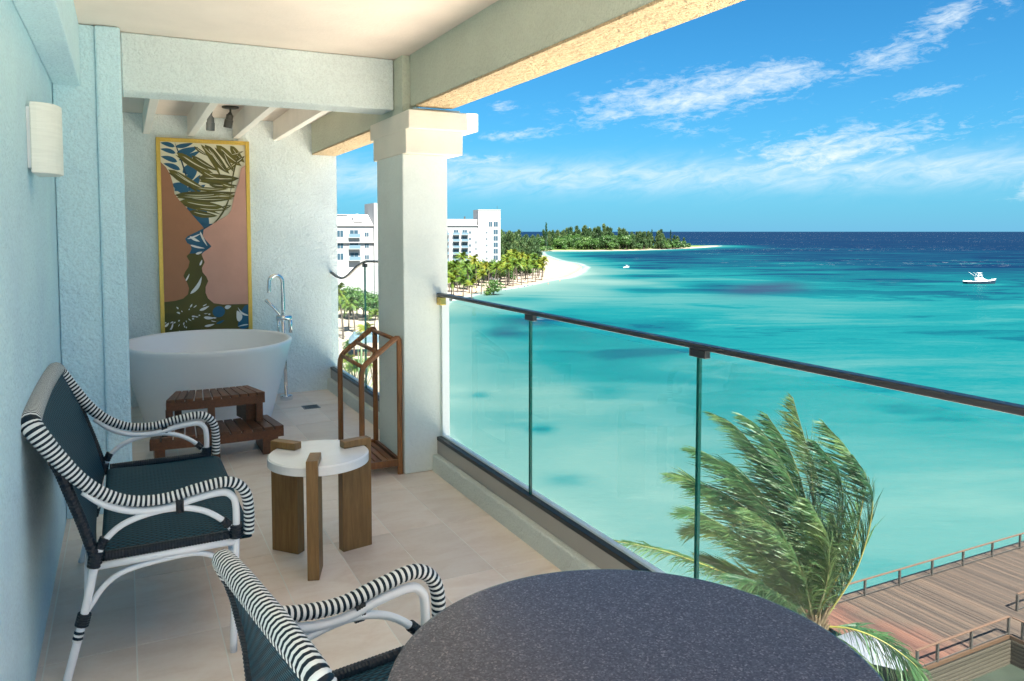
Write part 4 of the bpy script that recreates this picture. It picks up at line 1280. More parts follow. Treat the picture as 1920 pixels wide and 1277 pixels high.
obj('pole', MB().sweep([(c0[0], c0[1], -22.6), (c0[0], c0[1], hgt + 0.6)], 0.05, 10), M['deckmetal'], pc)

# ================================================================== PALMS
def leafmat(name, c1, c2, c3, rough=0.45, scale=2.0, trans=0.25):
    m, nt, b = base_mat(name)
    tc = nt.new('ShaderNodeTexCoord').outputs['Object']
    n = nt.noise(tc, scale, 4, 0.6)
    oi = nt.new('ShaderNodeObjectInfo').outputs['Random']
    f = nt.math('MULTIPLY_ADD', oi, 0.30, nt.math('MULTIPLY_ADD', n, 0.9, -0.12))
    nt.put(b.inputs['Base Color'], nt.ramp(f, [(0.25, c1), (0.5, c2), (0.8, c3)]))
    b.inputs['Roughness'].default_value = rough
    b.inputs['Specular IOR Level'].default_value = 0.3
    if trans:
        tl = nt.new('ShaderNodeBsdfTranslucent')
        nt.put(tl.inputs[0], nt.ramp(f, [(0.25, tuple(min(1, x * 1.6) for x in c1)), (0.8, tuple(min(1, x * 1.6) for x in c3))]))
        mx = nt.new('ShaderNodeMixShader'); mx.inputs[0].default_value = trans
        out = [q for q in nt.n if q.type == 'OUTPUT_MATERIAL'][0]
        nt.l.new(b.outputs[0], mx.inputs[1]); nt.l.new(tl.outputs[0], mx.inputs[2]); nt.l.new(mx.outputs[0], out.inputs[0])
    return m


M['frond'] = leafmat('palm_leaf', (0.014, 0.052, 0.024), (0.045, 0.105, 0.038), (0.150, 0.200, 0.070), trans=0.3)
M['rachis'] = simple('palm_rib', (0.09, 0.10, 0.03), 0.5, var=0.2, vscale=3)
M['rachis_y'] = simple('palm_rib_yellow', (0.15, 0.14, 0.028), 0.5, var=0.15, vscale=3)
M['trunk'] = simple('palm_trunk', (0.16, 0.12, 0.085), 0.9, var=0.3, vscale=4, stretch=(1, 1, 5), bump=0.8, bscale=8, bdist=0.03)
M['fibre'] = simple('palm_fibre', (0.09, 0.066, 0.036), 0.9, var=0.35, vscale=8)

PB = Vector((14.75, 13.0, -8.0))           # crown of the big palm
right = Vector((math.cos(R(26.62)), -math.sin(R(26.62)), 0)); fwd = Vector((math.sin(R(26.62)), math.cos(R(26.62)), 0)); upv = Vector((0, 0, 1))
WIND = (-right * 0.9 + upv * 0.25 + fwd * 0.1).normalized()


def frond(root, name, pts, yellow=False, lmax=0.95, nl=62, blow=0.7, seed=0, droop=0.25):
    """pts: control points relative to the crown, in metres along right / up / away"""
    rg = random.Random(seed)
    P = crom([PB + right * a + upv * b_ + fwd * c_ for a, b_, c_ in pts], 10)
    rs, L = resample(P, 0.05)
    C = [p for p, t in rs]
    mb = MB()
    rr = [max(0.006, 0.028 * max(0.0, 1 - t) ** 0.8) for p, t in rs]
    ob = obj(name, MB().sweep(C, rr, 5), M['rachis_y'] if yellow else M['rachis'], root, smooth=True)
    for i in range(nl):
        t = 0.10 + 0.90 * (i + rg.random() * 0.4) / nl
        k = min(len(C) - 2, int(t * (len(C) - 1)))
        p = C[k]; tg = (C[k + 1] - C[k]).normalized()
        nrm = tg.cross(Vector((0, 0, 1)))
        if nrm.length < 0.2: nrm = tg.cross(fwd)
        nrm.normalize()
        ll = lmax * (0.35 + 0.65 * math.sin(math.pi * min(1, t * 0.95 + 0.08)) ** 0.6) * rg.uniform(0.85, 1.1)
        if t > 0.8: ll *= 1 - (t - 0.8) * 1.6
        for s in (-1, 1):
            d = (nrm * s * rg.uniform(0.65, 0.95) + tg * rg.uniform(0.55, 0.85) + WIND * blow * rg.uniform(0.8, 1.25) + Vector((rg.gauss(0, .13), rg.gauss(0, .13), rg.gauss(0, .13)))).normalized()
            w = 0.0165 * rg.uniform(0.8, 1.3)
            sd = d.cross(nrm if abs(d.dot(nrm)) < 0.9 else upv)
            sd = (sd.normalized() + nrm * rg.uniform(-0.5, 0.5)).normalized()
            pv = None
            for q in range(5):
                u = q / 4
                c = p + d * (ll * u) + WIND * (0.12 * ll * u * u * blow) - upv * (droop * ll * u * u * rg.uniform(0.7, 1.2))
                ww = w * (0.5 + 1.2 * u if u < 0.4 else 1.0 * (1 - u) / 0.6 + 0.05)
                a, b2 = c + sd * ww, c - sd * ww
                if pv is not None: mb.face([pv[0], pv[1], b2, a])
                pv = (a, b2)
    lo = obj('leaflets', mb, M['frond'], ob, local=False)
    lo['kind'] = 'stuff'
    return ob


bp = thing('coconut_palm', (PB.x + 0.4, PB.y + 0.2, -20.95), 'tall wind-bent coconut palm behind the glass railing', 'palm tree')
S_ = 18.66 / 1450.0     # metres per pixel at the crown's distance
def fp(*px):
    D = 18.66      # range of the crown; nearer and farther ribs keep their true bearing
    return [((x - 960) / 1450 * (D + z) - 570 * S_, (434 - y) / 1450 * (D + z) + 736 * S_, z) for x, y, z in px]
FR = [  # base to tip, surveyed
    (fp((1525, 1165, 0), (1525, 1000, 0.1), (1512, 860, 0.3), (1478, 738, 0.5)), 0, 1.0, 0.75),
    (fp((1530, 1160, 0), (1585, 1040, -0.3), (1612, 930, -0.6), (1590, 850, -0.8), (1535, 785, -1.0)), 1, 0.85, 0.8),
    (fp((1545, 1165, 0), (1605, 1060, -0.6), (1630, 950, -1.0), (1618, 890, -1.2), (1590, 845, -1.4)), 1, 0.7, 0.8),
    (fp((1522, 1160, 0), (1490, 1000, 0.3), (1440, 880, 0.6), (1380, 800, 0.8), (1330, 770, 0.9)), 0, 1.0, 0.6),
    (fp((1522, 1160, 0), (1470, 1010, -0.4), (1400, 910, -0.8), (1330, 850, -1.0), (1290, 838, -1.1)), 0, 1.0, 0.6),
    (fp((1520, 1162, 0), (1450, 1050, 0.6), (1370, 960, 1.0), (1300, 900, 1.2), (1248, 888, 1.3)), 1, 0.95, 0.5),
    (fp((1520, 1162, 0), (1455, 1070, -0.7), (1380, 1000, -1.1), (1310, 960, -1.3), (1265, 960, -1.4)), 0, 0.9, 0.5),
    (fp((1518, 1165, 0), (1450, 1110, 0.5), (1380, 1070, 0.9), (1310, 1040, 1.0)), 0, 0.8, 0.5),
    (fp((1524, 1160, 0), (1510, 1000, -0.6), (1470, 880, -1.0), (1420, 800, -1.2), (1385, 772, -1.3)), 0, 1.0, 0.7),
    (fp((1526, 1160, 0), (1535, 1020, 0.8), (1530, 900, 1.2), (1500, 810, 1.4)), 0, 0.9, 0.8),
    (fp((1528, 1160, 0), (1560, 1030, 0.4), (1570, 920, 0.9), (1550, 850, 1.2)), 0, 0.85, 0.9),
    (fp((1522, 1160, 0), (1480, 1040, 1.0), (1430, 950, 1.5), (1370, 880, 1.8)), 0, 0.9, 0.6),
    (fp((1500, 1160, 0), (1430, 1105, -0.6), (1330, 1060, -1.0), (1230, 1025, -1.2), (1125, 1005, -1.2)), 1, 0.62, 0.25),
    (fp((1545, 1175, 0), (1600, 1180, -0.5), (1660, 1205, -0.9), (1720, 1250, -1.2), (1760, 1300, -1.3)), 1, 0.75, 0.1),
    (fp((1540, 1180, 0), (1585, 1210, 0.4), (1630, 1260, 0.6), (1660, 1330, 0.6)), 0, 0.7, 0.1),
    (fp((1535, 1165, 0), (1560, 1100, 0.6), (1575, 1030, 0.9), (1560, 960, 1.1)), 0, 0.7, 0.9),
    (fp((1515, 1165, 0), (1470, 1120, -0.9), (1420, 1090, -1.5), (1370, 1085, -1.9)), 0, 0.75, 0.5),
    (fp((1525, 1165, 0), (1505, 1080, -0.9), (1460, 1000, -1.5), (1400, 950, -1.9)), 0, 0.85, 0.6),
    (fp((1530, 1160, 0), (1550, 1080, -0.8), (1545, 1000, -1.3), (1510, 930, -1.6)), 0, 0.8, 0.8),
    (fp((1522, 1160, 0), (1490, 1030, 0.2), (1440, 940, 0.4), (1370, 870, 0.5), (1315, 855, 0.5)), 0, 1.0, 0.55),
    (fp((1522, 1160, 0), (1480, 1050, -0.2), (1420, 970, -0.5), (1350, 920, -0.6), (1290, 910, -0.7)), 0, 1.0, 0.55),
    (fp((1520, 1162, 0), (1470, 1080, 0.1), (1400, 1020, 0.3), (1330, 990, 0.4), (1280, 1000, 0.4)), 0, 0.9, 0.5),
    (fp((1525, 1160, 0), (1515, 980, 0.0), (1480, 850, 0.1), (1430, 770, 0.1)), 0, 1.0, 0.7),
    (fp((1525, 1160, 0), (1505, 1000, 0.9), (1465, 890, 1.4), (1405, 830, 1.7)), 0, 1.0, 0.6),
    (fp((1528, 1160, 0), (1560, 1060, -0.2), (1575, 960, -0.5), (1565, 880, -0.8), (1520, 820, -1.0)), 0, 0.9, 0.8),
    (fp((1535, 1165, 0), (1580, 1090, 0.2), (1605, 1020, 0.3), (1605, 960, 0.3)), 1, 0.6, 0.7),
    (fp((1530, 1165, 0), (1525, 1090, 1.0), (1495, 1030, 1.6), (1440, 1000, 2.0)), 0, 0.85, 0.6),
]
for i, (pts, yl, lm, bl) in enumerate(FR):
    frond(bp, 'frond', pts, bool(yl), lm * 1.35, 125, bl, seed=20 + i, droop=0.5 if i in (13, 14) else (0.35 if i == 12 else 0.2))
tp = crom([(PB.x + 0.9, PB.y + 0.6, -21.2), (PB.x + 0.75, PB.y + 0.5, -17), (PB.x + 0.35, PB.y + 0.2, -12), (PB.x + 0.05, PB.y, -8.6), (PB.x, PB.y, -7.9)], 14)
obj('trunk', MB().sweep(tp, [0.2 - 0.06 * i / (len(tp) - 1) + (0.012 if i % 2 else 0) for i in range(len(tp))], 12), M['trunk'], bp, smooth=True)
mb = MB()
rgp = random.Random(9)
for i in range(46):
    a = rgp.uniform(0, 2 * math.pi); z0 = PB.z - rgp.uniform(-0.1, 0.9)
    p = Vector((PB.x + 0.13 * math.cos(a), PB.y + 0.13 * math.sin(a), z0))
    q = p + Vector((0.22 * math.cos(a), 0.22 * math.sin(a), rgp.uniform(0.1, 0.7)))
    mb.sweep([p, p.lerp(q, 0.5), q], [0.05, 0.035, 0.01], 5)
fb = obj('fibre_sheath', mb, M['fibre'], bp); fb['kind'] = 'stuff'


# ---- small palms on the beach
M['frond_far'] = leafmat('beach_palm_leaf', (0.036, 0.088, 0.014), (0.090, 0.15, 0.018), (0.22, 0.20, 0.026), scale=0.8, trans=0.3)
M['tree_far'] = leafmat('broadleaf', (0.018, 0.052, 0.014), (0.040, 0.098, 0.019), (0.085, 0.155, 0.03), scale=0.35, trans=0.2)
M['casu'] = leafmat('casuarina', (0.018, 0.042, 0.018), (0.040, 0.082, 0.028), (0.10, 0.135, 0.045), scale=0.12, trans=0.15)
M['cypr'] = leafmat('dark_conifer', (0.010, 0.034, 0.022), (0.018, 0.055, 0.03), (0.03, 0.08, 0.035), scale=0.3, trans=0.1)
M['bark'] = simple('bark', (0.07, 0.055, 0.042), 0.9, var=0.3)


def palm_proto(seed, h, sway):
    rg = random.Random(seed)
    root = thing('beach_palm', (0, 0, 0), 'x', 'palm tree')
    top = Vector((sway, 0, h))
    obj('trunk', MB().sweep(crom([(0, 0, -0.3), (sway * 0.2, 0, h * 0.4), (sway * 0.65, 0, h * 0.8), top], 4), [0.18 - 0.08 * i / 12 for i in range(13)], 6), M['bark'], root, local=True)
    mb = MB()
    for i in range(24):
        a = rg.uniform(0, 2 * math.pi); el = rg.uniform(-0.35, 1.15)
        L = rg.uniform(2.3, 3.2)
        d = Vector((math.cos(a) * math.cos(el) - 0.35, math.sin(a) * math.cos(el), math.sin(el))).normalized()
        pr_ = None
        C = []
        for q in range(9):
            u = q / 8
            C.append(top + d * (L * u) + Vector((-0.5 * u * u, 0, -1.25 * u * u * (0.7 + 0.5 * math.cos(el)))))
        for q in range(8):
            p = C[q]; tg = (C[q + 1] - C[q]).normalized()
            nr = tg.cross(Vector((0, 0, 1)))
            if nr.length < 0.1: nr = Vector((0, 1, 0))
            nr.normalize()
            for w_ in range(2):
                pp = p.lerp(C[q + 1], w_ * 0.5)
                ll = 0.75 * math.sin(math.pi * min(1, (q + 1) / 9 + 0.1)) + 0.15
                for s in (-1, 1):
                    e = pp + (nr * s * 0.8 + tg * 0.6 + Vector((-0.3, 0, -0.45))).normalized() * ll * rg.uniform(0.8, 1.2)
                    mb.face([pp, pp + tg * 0.2, e])
    cr_ = obj('crown', mb, M['frond_far'], root, local=True); cr_['kind'] = 'stuff'
    return root


def clump_tree(name, seed, h, r, mat, nleaf, shape='round', leaf=0.5, cat='tree'):
    rg = random.Random(seed)
    root = thing(name, (0, 0, 0), 'x', cat)
    tk = MB()
    tk.sweep([(0, 0, -0.5), (0.1, 0, h * 0.35), (0, 0.1, h * 0.75)], [0.05 * h * 0.6, 0.04 * h * 0.6, 0.02 * h * 0.5], 6)
    cents = []
    if shape == 'round':
        for i in range(16):
            a = rg.uniform(0, 6.28); u = rg.uniform(0, 1) ** 0.5
            cents.append((Vector((r * 0.72 * u * math.cos(a), r * 0.72 * u * math.sin(a), h * rg.uniform(0.42, 0.92) - 0.12 * h * u)), r * rg.uniform(0.28, 0.48)))
    elif shape == 'feather':
        for i in range(26):
            z = rg.uniform(0.18, 1.0); a = rg.uniform(0, 6.28)
            rr = r * (1 - z) ** 0.6 * rg.uniform(0.3, 1.0)
            cents.append((Vector((rr * math.cos(a), rr * math.sin(a), h * z)), r * rg.uniform(0.16, 0.34)))
        cents.append((Vector((0, 0, h * 1.02)), r * 0.14))
    else:
        for i in range(20):
            z = i / 19
            cents.append((Vector((rg.uniform(-.1, .1) * r, rg.uniform(-.1, .1) * r, h * (0.08 + 0.92 * z))), r * (1 - z) ** 0.5 * 0.75 + 0.12 * r))
    for c, _ in cents[::3]:
        tk.sweep([(0, 0, h * 0.3), tuple(c * 0.6 + Vector((0, 0, h * 0.12))), tuple(c)], [0.02 * h * 0.5, 0.012 * h * 0.5, 0.004 * h], 4)
    obj('trunk', tk, M['bark'], root, local=True)
    mb = MB()
    for i in range(nleaf):
        c, cr_ = cents[rg.randrange(len(cents))]
        d = Vector((rg.gauss(0, 1), rg.gauss(0, 1), rg.gauss(0, 1))).normalized()
        p = c + Vector((d.x, d.y, d.z * (0.75 if shape == 'round' else 1.25))) * cr_ * rg.uniform(0.55, 1.05)
        n = (d + Vector((rg.uniform(-.7, .7), rg.uniform(-.7, .7), rg.uniform(-.2, .9)))).normalized()
        t = n.orthogonal().normalized(); t.rotate(Matrix.Rotation(rg.uniform(0, 6.28), 3, n))
        s = n.cross(t); l = leaf * rg.uniform(0.6, 1.3); wd = l * (0.45 if shape == 'round' else 0.22)
        if shape != 'round':
            t = (t * 0.5 + Vector((0, 0, 1)) + Vector((d.x, d.y, 0)) * 0.5).normalized(); s = n.cross(t); s = s.normalized() if s.length > 0.05 else t.orthogonal()
        mb.face([p - t * l * 0.5, p + s * wd * 0.5, p + t * l * 0.5, p - s * wd * 0.5])
    cr2 = obj('crown', mb, mat, root, local=True); cr2['kind'] = 'stuff'
    return root


def place(protos, used, x, y, s, label, group, rz=None, rg=None, zoff=0.0, k=None, wind=False):
    i = rg.randrange(len(protos)) if k is None else k
    if used.get(id(protos[i])):
        o = copy_tree(protos[i])
    else:
        used[id(protos[i])] = True
        o = protos[i]
    o.location = (x, y, land_z(x, y) + zoff)
    o.rotation_euler = (0, 0, rg.uniform(-0.6, 0.6) if wind else rg.uniform(0, 6.28))
    o.scale = (s, s, s * rg.uniform(0.92, 1.1))
    o['label'] = label
    o['group'] = group
    return o


USED = {}
rgt = random.Random(12)
palms = [palm_proto(1, 6.3, 0.6), palm_proto(2, 7.6, -0.9), palm_proto(3, 5.2, 0.3)]
rounds = [clump_tree('broadleaf_tree', 4, 7.5, 4.2, M['tree_far'], 1500, 'round', 0.75), clump_tree('broadleaf_tree', 5, 6.0, 4.0, M['tree_far'], 1300, 'round', 0.7)]
casus = [clump_tree('casuarina_tree', 6, 24, 10.0, M['casu'], 2600, 'feather', 3.2), clump_tree('casuarina_tree', 7, 20, 9.5, M['casu'], 2400, 'feather', 3.0), clump_tree('casuarina_tree', 8, 27, 8.5, M['casu'], 2600, 'feather', 3.2)]
spires = [clump_tree('cypress_tree', 10, 25, 2.2, M['cypr'], 900, 'spire', 1.6)]


def pol(px, dist_):
    """point on the ground at picture bearing px and ground range"""
    a = math.atan2(px - 960, 1450) + R(26.62)
    return dist_ * math.sin(a), dist_ * math.cos(a)


# beach palms right of the column (bearing, range)
for px_, rg_ in [(846, 268), (858, 300), (868, 282), (880, 300), (884, 276), (894, 322), (902, 296), (912, 330), (928, 318), (938, 342), (948, 326), (955, 352), (962, 336), (970, 360), (978, 345), (985, 372), (990, 356), (998, 380), (1004, 366), (1010, 392),
                 (1016, 380), (1018, 400), (873, 330), (921, 360), (945, 375), (968, 390), (1000, 410), (852, 322), (888, 345), (1012, 412), (850, 286), (862, 318), (876, 312), (897, 336), (916, 345), (933, 352), (952, 340), (965, 372), (981, 395), (993, 400), (1008, 402), (842, 300)]:
    x_, y_ = pol(px_, rg_)
    place(palms, USED, x_, y_, rgt.uniform(1.2, 1.6), 'slender coconut palm in the grove on the white beach before the hotel', 'palms of the beach grove', rg=rgt, wind=True)
for i, (px_, rg_, s, lab) in enumerate([(925, 292, 1.05, 'bushy low tree with dark forked trunk at the front of the palm grove'), (906, 350, 1.2, 'round broadleaf tree standing before the hotel tower'), (940, 372, 1.15, 'round green tree right of the hotel tower behind the palms'),
                                        (975, 400, 1.2, 'round green tree at the seaward end of the palm grove'), (860, 340, 1.0, 'round green tree at the foot of the long hotel wing'), (890, 362, 1.15, 'dense broadleaf tree between the long hotel wing and its tower'), (958, 430, 1.3, 'large green tree just behind the seaward palms'),
                                        (848, 352, 1.2, 'leafy tree against the column edge below the hotel wing'), (930, 395, 1.4, 'broad dark tree at the right foot of the hotel tower'), (990, 425, 1.3, 'broad tree behind the yellow-green palms near the spit'), (1004, 440, 1.1, 'last broadleaf tree of the grove before the open sand')]):
    x_, y_ = pol(px_, rg_)
    place(rounds, USED, x_, y_, s, lab, 'broadleaf trees of the beach grove', rg=rgt)

for px_, rg_, s in ((846, 330, 1.2), (866, 348, 1.3), (882, 338, 1.1), (900, 372, 1.35), (914, 365, 1.3), (922, 378, 1.4), (936, 360, 1.1), (947, 392, 1.4), (961, 402, 1.3), (972, 418, 1.4), (984, 410, 1.2), (996, 432, 1.3), (1010, 436, 1.1), (870, 318, 0.9), (952, 360, 1.0), (986, 385, 0.9)):
    x_, y_ = pol(px_, rg_)
    place(rounds, USED, x_, y_, s, 'dense green broadleaf tree mixed into the palms of the beach grove', 'leafy trees among the grove palms', rg=rgt)
# wood behind the hotel and along the headland
for i in range(46):
    x_, y_ = pol(930 + 76 * rgt.random(), rgt.uniform(500, 760))
    place(casus, USED, x_, y_, rgt.uniform(0.55, 0.85), 'dark feathery casuarina in the dense wood beside the hotel tower', 'casuarinas beside the hotel', rg=rgt)
n_h = 0
for i in range(150):
    u = rgt.random()
    px_ = 1006 + 278 * u
    base = 1010 - 40 * math.sin(u * 3.14) + 150 * max(0, u - 0.7)
    x_, y_ = pol(px_, base + rgt.uniform(18, 130) * (1 if u < 0.8 else 0.5) + 8)
    if poly_dist(np.array([x_]), np.array([y_]))[0] < 6: continue
    sc = rgt.uniform(0.7, 1.05) * (1.0 if 0.2 < u < 0.62 else 0.82) * (1.0 if u < 0.85 else 0.75)
    place(casus, USED, x_, y_, sc, 'feathery casuarina in the long wood on the far headland', 'casuarinas on the headland', rg=rgt)
for i in range(44):
    u = rgt.random()
    x_, y_ = pol(1008 + 262 * u, 1000 - 40 * math.sin(u * 3.14) + 150 * max(0, u - 0.7) + rgt.uniform(10, 60))
    if poly_dist(np.array([x_]), np.array([y_]))[0] < 6: continue
    place(rounds, USED, x_, y_, rgt.uniform(1.4, 2.6), 'rounded broadleaf tree filling the edge of the headland wood', 'broadleaf trees on the headland', rg=rgt)
for px_, rg_, s in ((989, 560, 0.78), (994, 575, 0.7), (1024, 930, 1.25), (965, 540, 0.75), (1066, 1020, 1.1), (1222, 1080, 1.05), (1257, 1120, 0.95)):
    x_, y_ = pol(px_, rg_)
    place(spires, USED, x_, y_, s, 'tall narrow dark conifer rising above the distant wood', 'narrow conifers above the wood', rg=rgt)
bush = clump_tree('shore_bush', 14, 6, 6.0, M['tree_far'], 900, 'round', 1.3, 'bush')
for px_, rg_, s in ((1262, 1085, 1.9), (1276, 1105, 1.7), (1250, 1070, 1.2), (1225, 1055, 0.8), (1180, 1022, 0.7), (1086, 985, 0.9), (1110, 988, 0.7), (1145, 1005, 0.7), (1060, 968, 0.9), (1030, 940, 1.0), (1018, 900, 1.1), (1288, 1130, 1.2), (1200, 1035, 0.7)):
    x_, y_ = pol(px_, rg_)
    place([bush], USED, x_, y_, s, 'low rounded green bush along the headland shore', 'bushes along the headland', rg=rgt)

# ================================================================== HOTELS
M['hotel'] = simple('hotel_white', (0.27, 0.285, 0.29), 0.8, var=0.02, vscale=0.2)
M['hroof'] = simple('hotel_roof', (0.32, 0.32, 0.32), 0.7)
M['pane'] = simple('dark_pane', (0.03, 0.06, 0.085), 0.15, spec=0.7)
M['brail'] = simple('balcony_rail', (0.10, 0.16, 0.20), 0.3)


def hotel(name, origin, yaw, boxes, wins, label, extra=None):
    """local x along the facade, y away from the viewer, z up"""
    h = thing(name, origin, label, 'building', 'white beach hotels', rz=yaw)
    for nm, lo, hi, mt in boxes:
        obj(nm, MB().quad_box(lo, hi), M[mt], h, local=True, bevel=0.0)
    for (x0, x1, z0, z1, yf, bal) in wins:
        w_ = obj('window', MB().quad_box((x0 - 0.12, yf - 0.06, z0 - 0.12), (x1 + 0.12, yf + 0.1, z1 + 0.12)), M['hroof'], h, local=True)
        for (a, b2) in ((x0, (x0 + x1) / 2 - 0.05), ((x0 + x1) / 2 + 0.05, x1)):
            obj('pane', MB().quad_box((a, yf - 0.09, z0), (b2, yf - 0.065, z1)), M['pane'], w_, local=True)
        if bal:
            bl_ = obj('balcony', MB().quad_box((x0 - 0.5, yf - 1.3, z0 - 0.28), (x1 + 0.5, yf - 0.001, z0 - 0.13)), M['hotel'], h, local=True)
            obj('rail', MB().quad_box((x0 - 0.5, yf - 1.3, z0 - 0.125), (x1 + 0.5, yf - 1.22, z0 + 0.9)), M['brail'], bl_, local=True)
    return h


# seaward hotel: long wing and tower; facade runs across the view
hx, hy = pol(843, 364)
boxes = [('wing', (-60, 0, 0), (13.5, 14, 25.6), 'hotel'), ('parapet', (-60.2, -0.5, 25.61), (13.5, 14.4, 26.0), 'hroof'), ('wing_roof', (-60, 0.6, 26.01), (13.3, 13.6, 28.8), 'hroof'), ('tower', (13.52, -1.0, 0), (24.2, 13, 33.0), 'hotel'), ('tower_band', (13.4, -1.15, 28.6), (24.35, 13.1, 28.95), 'hroof'),
         ('tower_cap', (13.4, -1.15, 33.01), (24.35, 13.1, 33.3), 'hroof')]
wins = []
for fl_i in range(6):
    z = 21.6 - 3.05 * fl_i
    for x0 in (2.0, 6.1, -3.0, -8.0, -13.0, -18.0):
        wins.append((x0, x0 + 2.2, z, z + 2.1, 0.0, True))
    wins.append((9.2, 10.3, z + 0.4, z + 1.5, 0.0, False))
    wins.append((17.0, 17.9, z + 0.5, z + 1.4, -1.0, False))
    wins.append((20.8, 22.9, z + 0.1, z + 2.3, -1.0, False))
wins += [(18.6, 20.2, 25.3, 27.6, -1.0, False), (20.9, 22.9, 25.3, 27.6, -1.0, False)]
for z in (8.0, 11.2, 14.2, 17.3): wins.append((12.2, 12.9, z, z + 1.2, 0.0, False))
ho = hotel('beach_hotel', (hx, hy, SEA + 1.0), R(-14), boxes, wins, 'white seaside hotel with a square tower seen right of the column')
obj('antenna', MB().sweep([(23.4, 3, 33.3), (23.4, 3, 35.2)], 0.07, 5), M['dark_metal'], ho, local=True)
obj('roof_vent', MB().quad_box((7.6, 4, 28.8), (8.2, 4.6, 30.1)), M['dark_metal'], ho, local=True)

gx, gy = pol(640, 235)
boxes = [('wing', (-30, 0, 0), (12.5, 14, 24.6), 'hotel'), ('cornice', (-30.2, -0.6, 19.6), (12.5, -0.001, 19.9), 'hroof'), ('parapet', (-30.2, -0.4, 24.61), (12.5, 14.2, 25.0), 'hroof'), ('tower', (9.6, -1.5, 0), (18.0, 12, 31.5), 'hotel')]
wins = []
for fl_i in range(3):
    z = 21.4 - 3.4 * fl_i
    wins += [(-1.2, 0.6, z, z + 1.9, 0.0, False), (2.6, 5.0, z, z + 2.0, 0.0, True), (7.0, 8.2, z + 0.1, z + 1.3, 0.0, False)]
h2 = hotel('beach_hotel', (gx, gy, SEA + 1.0), R(-4), boxes, wins, 'white hotel wing with dormer seen between the column and the bathtub wall')
rfp = MB().prism([(-0.5, 25.01), (7, 28.2), (14.5, 25.01)], 0, -30, 9.5)
rf2 = obj('roof', rfp, M['hroof'], h2, local=True)
obj('dormer', MB().prism([(3.8, 25.9), (6.6, 25.9), (6.6, 27.2), (5.2, 28.3), (3.8, 27.2)], 1, 0.6, 4.0), M['hotel'], rf2, local=True)
obj('skylight', MB().bar((-0.5, 5.6, 27.9), (3.0, 5.6, 27.9), 1.0, 0.1), M['pane'], rf2, local=True)
obj('antenna', MB().sweep([(12.0, 3, 31.5), (12.0, 3, 33.5)], 0.06, 5), M['dark_metal'], h2, local=True)

# ground between: small palms, low pavilion, shrubs behind the far railing panes
for i, (px_, rg_, s, z_) in enumerate([(642, 170, 1.25, 2.5), (652, 186, 1.1, 2.5), (664, 180, 1.0, 2.5), (684, 150, 0.95, 3), (700, 178, 0.8, 3), (650, 118, 0.75, 0), (657, 104, 0.8, 0), (698, 112, 0.6, 0), (640, 96, 0.7, 0)]):
    x_, y_ = pol(px_, rg_)
    place(palms, USED, x_, y_, s, 'small coconut palm on the sand seen through the far railing panes', 'palms behind the bathtub railing', rg=rgt, wind=True)
for px_, rg_, s in ((630, 214, 1.0), (644, 210, 0.9), (656, 216, 1.1), (668, 208, 0.95), (680, 214, 1.05), (692, 206, 0.9), (704, 214, 1.0)):
    x_, y_ = pol(px_, rg_)
    place(rounds, USED, x_, y_, s, 'green tree in the row at the foot of the hotel wing past the bathtub', 'trees at the foot of the hotel wing', rg=rgt)
pvx, pvy = pol(702, 150)
pv_ = thing('beach_pavilion', (pvx, pvy, land_z(pvx, pvy)), 'low dark-roofed beach pavilion seen past the column through the far railing', 'pavilion', rz=R(-15))
for a in (-4, 4):
    for b2 in (-3, 3):
        obj('post', MB().quad_box((a - 0.15, b2 - 0.15, -0.2), (a + 0.15, b2 + 0.15, 2.8)), M['deckwood'], pv_, local=True)
obj('roof', MB().prism([(-5, 2.8), (5, 2.8), (4.0, 4.0), (-4.0, 4.0)], 1, -3.8, 3.8), simple('blue_roof', (0.10, 0.16, 0.20), 0.6), pv_, local=True)
obj('bar_counter', MB().quad_box((-3.5, -2.6, 0), (3.5, -2.2, 1.1)), M['deckwood'], pv_, local=True)
for i, (px_, rg_, s, lab) in enumerate([(698, 92, 0.35, 'small round shrub on the sand beyond the far railing'), (655, 150, 0.4, 'leafy shrub at the foot of the palms before the hotel wing')]):
    x_, y_ = pol(px_, rg_)
    place(rounds, USED, x_, y_, s, lab, 'shrubs beyond the far railing', rg=rgt)

# spiky plant just outside the far panes
sp_ = thing('spiky_plant', (2.1, 7.62, -0.45), 'spiky green plant with long blades just outside the far railing panes', 'plant')
rgs = random.Random(31)
M['blade'] = leafmat('spiky_blade', (0.05, 0.11, 0.07), (0.10, 0.17, 0.08), (0.24, 0.27, 0.11), scale=3)
for i in range(42):
    a = rgs.uniform(0, 6.28); L = rgs.uniform(0.55, 1.0); out_ = rgs.uniform(0.1, 0.45)
    d = Vector((math.cos(a), math.sin(a), 0)); sd = Vector((-d.y, d.x, 0))
    mb = MB(); pv = None
    for q in range(5):
        u = q / 4
        c = Vector((2.1, 7.62, -0.42)) + d * (out_ * u ** 1.6) + Vector((0, 0, L * u - 0.25 * out_ * u * u))
        w_ = 0.014 * (1 - u) + 0.001
        p2 = (c + sd * w_, c - sd * w_)
        if pv: mb.face([pv[0], pv[1], p2[1], p2[0]])
        pv = p2
    obj('leaf', mb, M['blade'], sp_)
obj('planter', MB().lathe([(0.22, -0.30), (0.26, 0.0), (0.26, 0.05), (0.23, 0.05), (0.22, 0.0)], 20, (2.1, 7.62, -0.45)), M['curb'], sp_)
obj('ledge', MB().quad_box((1.83, 7.0, -1.00), (2.45, 8.4, -0.751)), M['plaster'], hb)

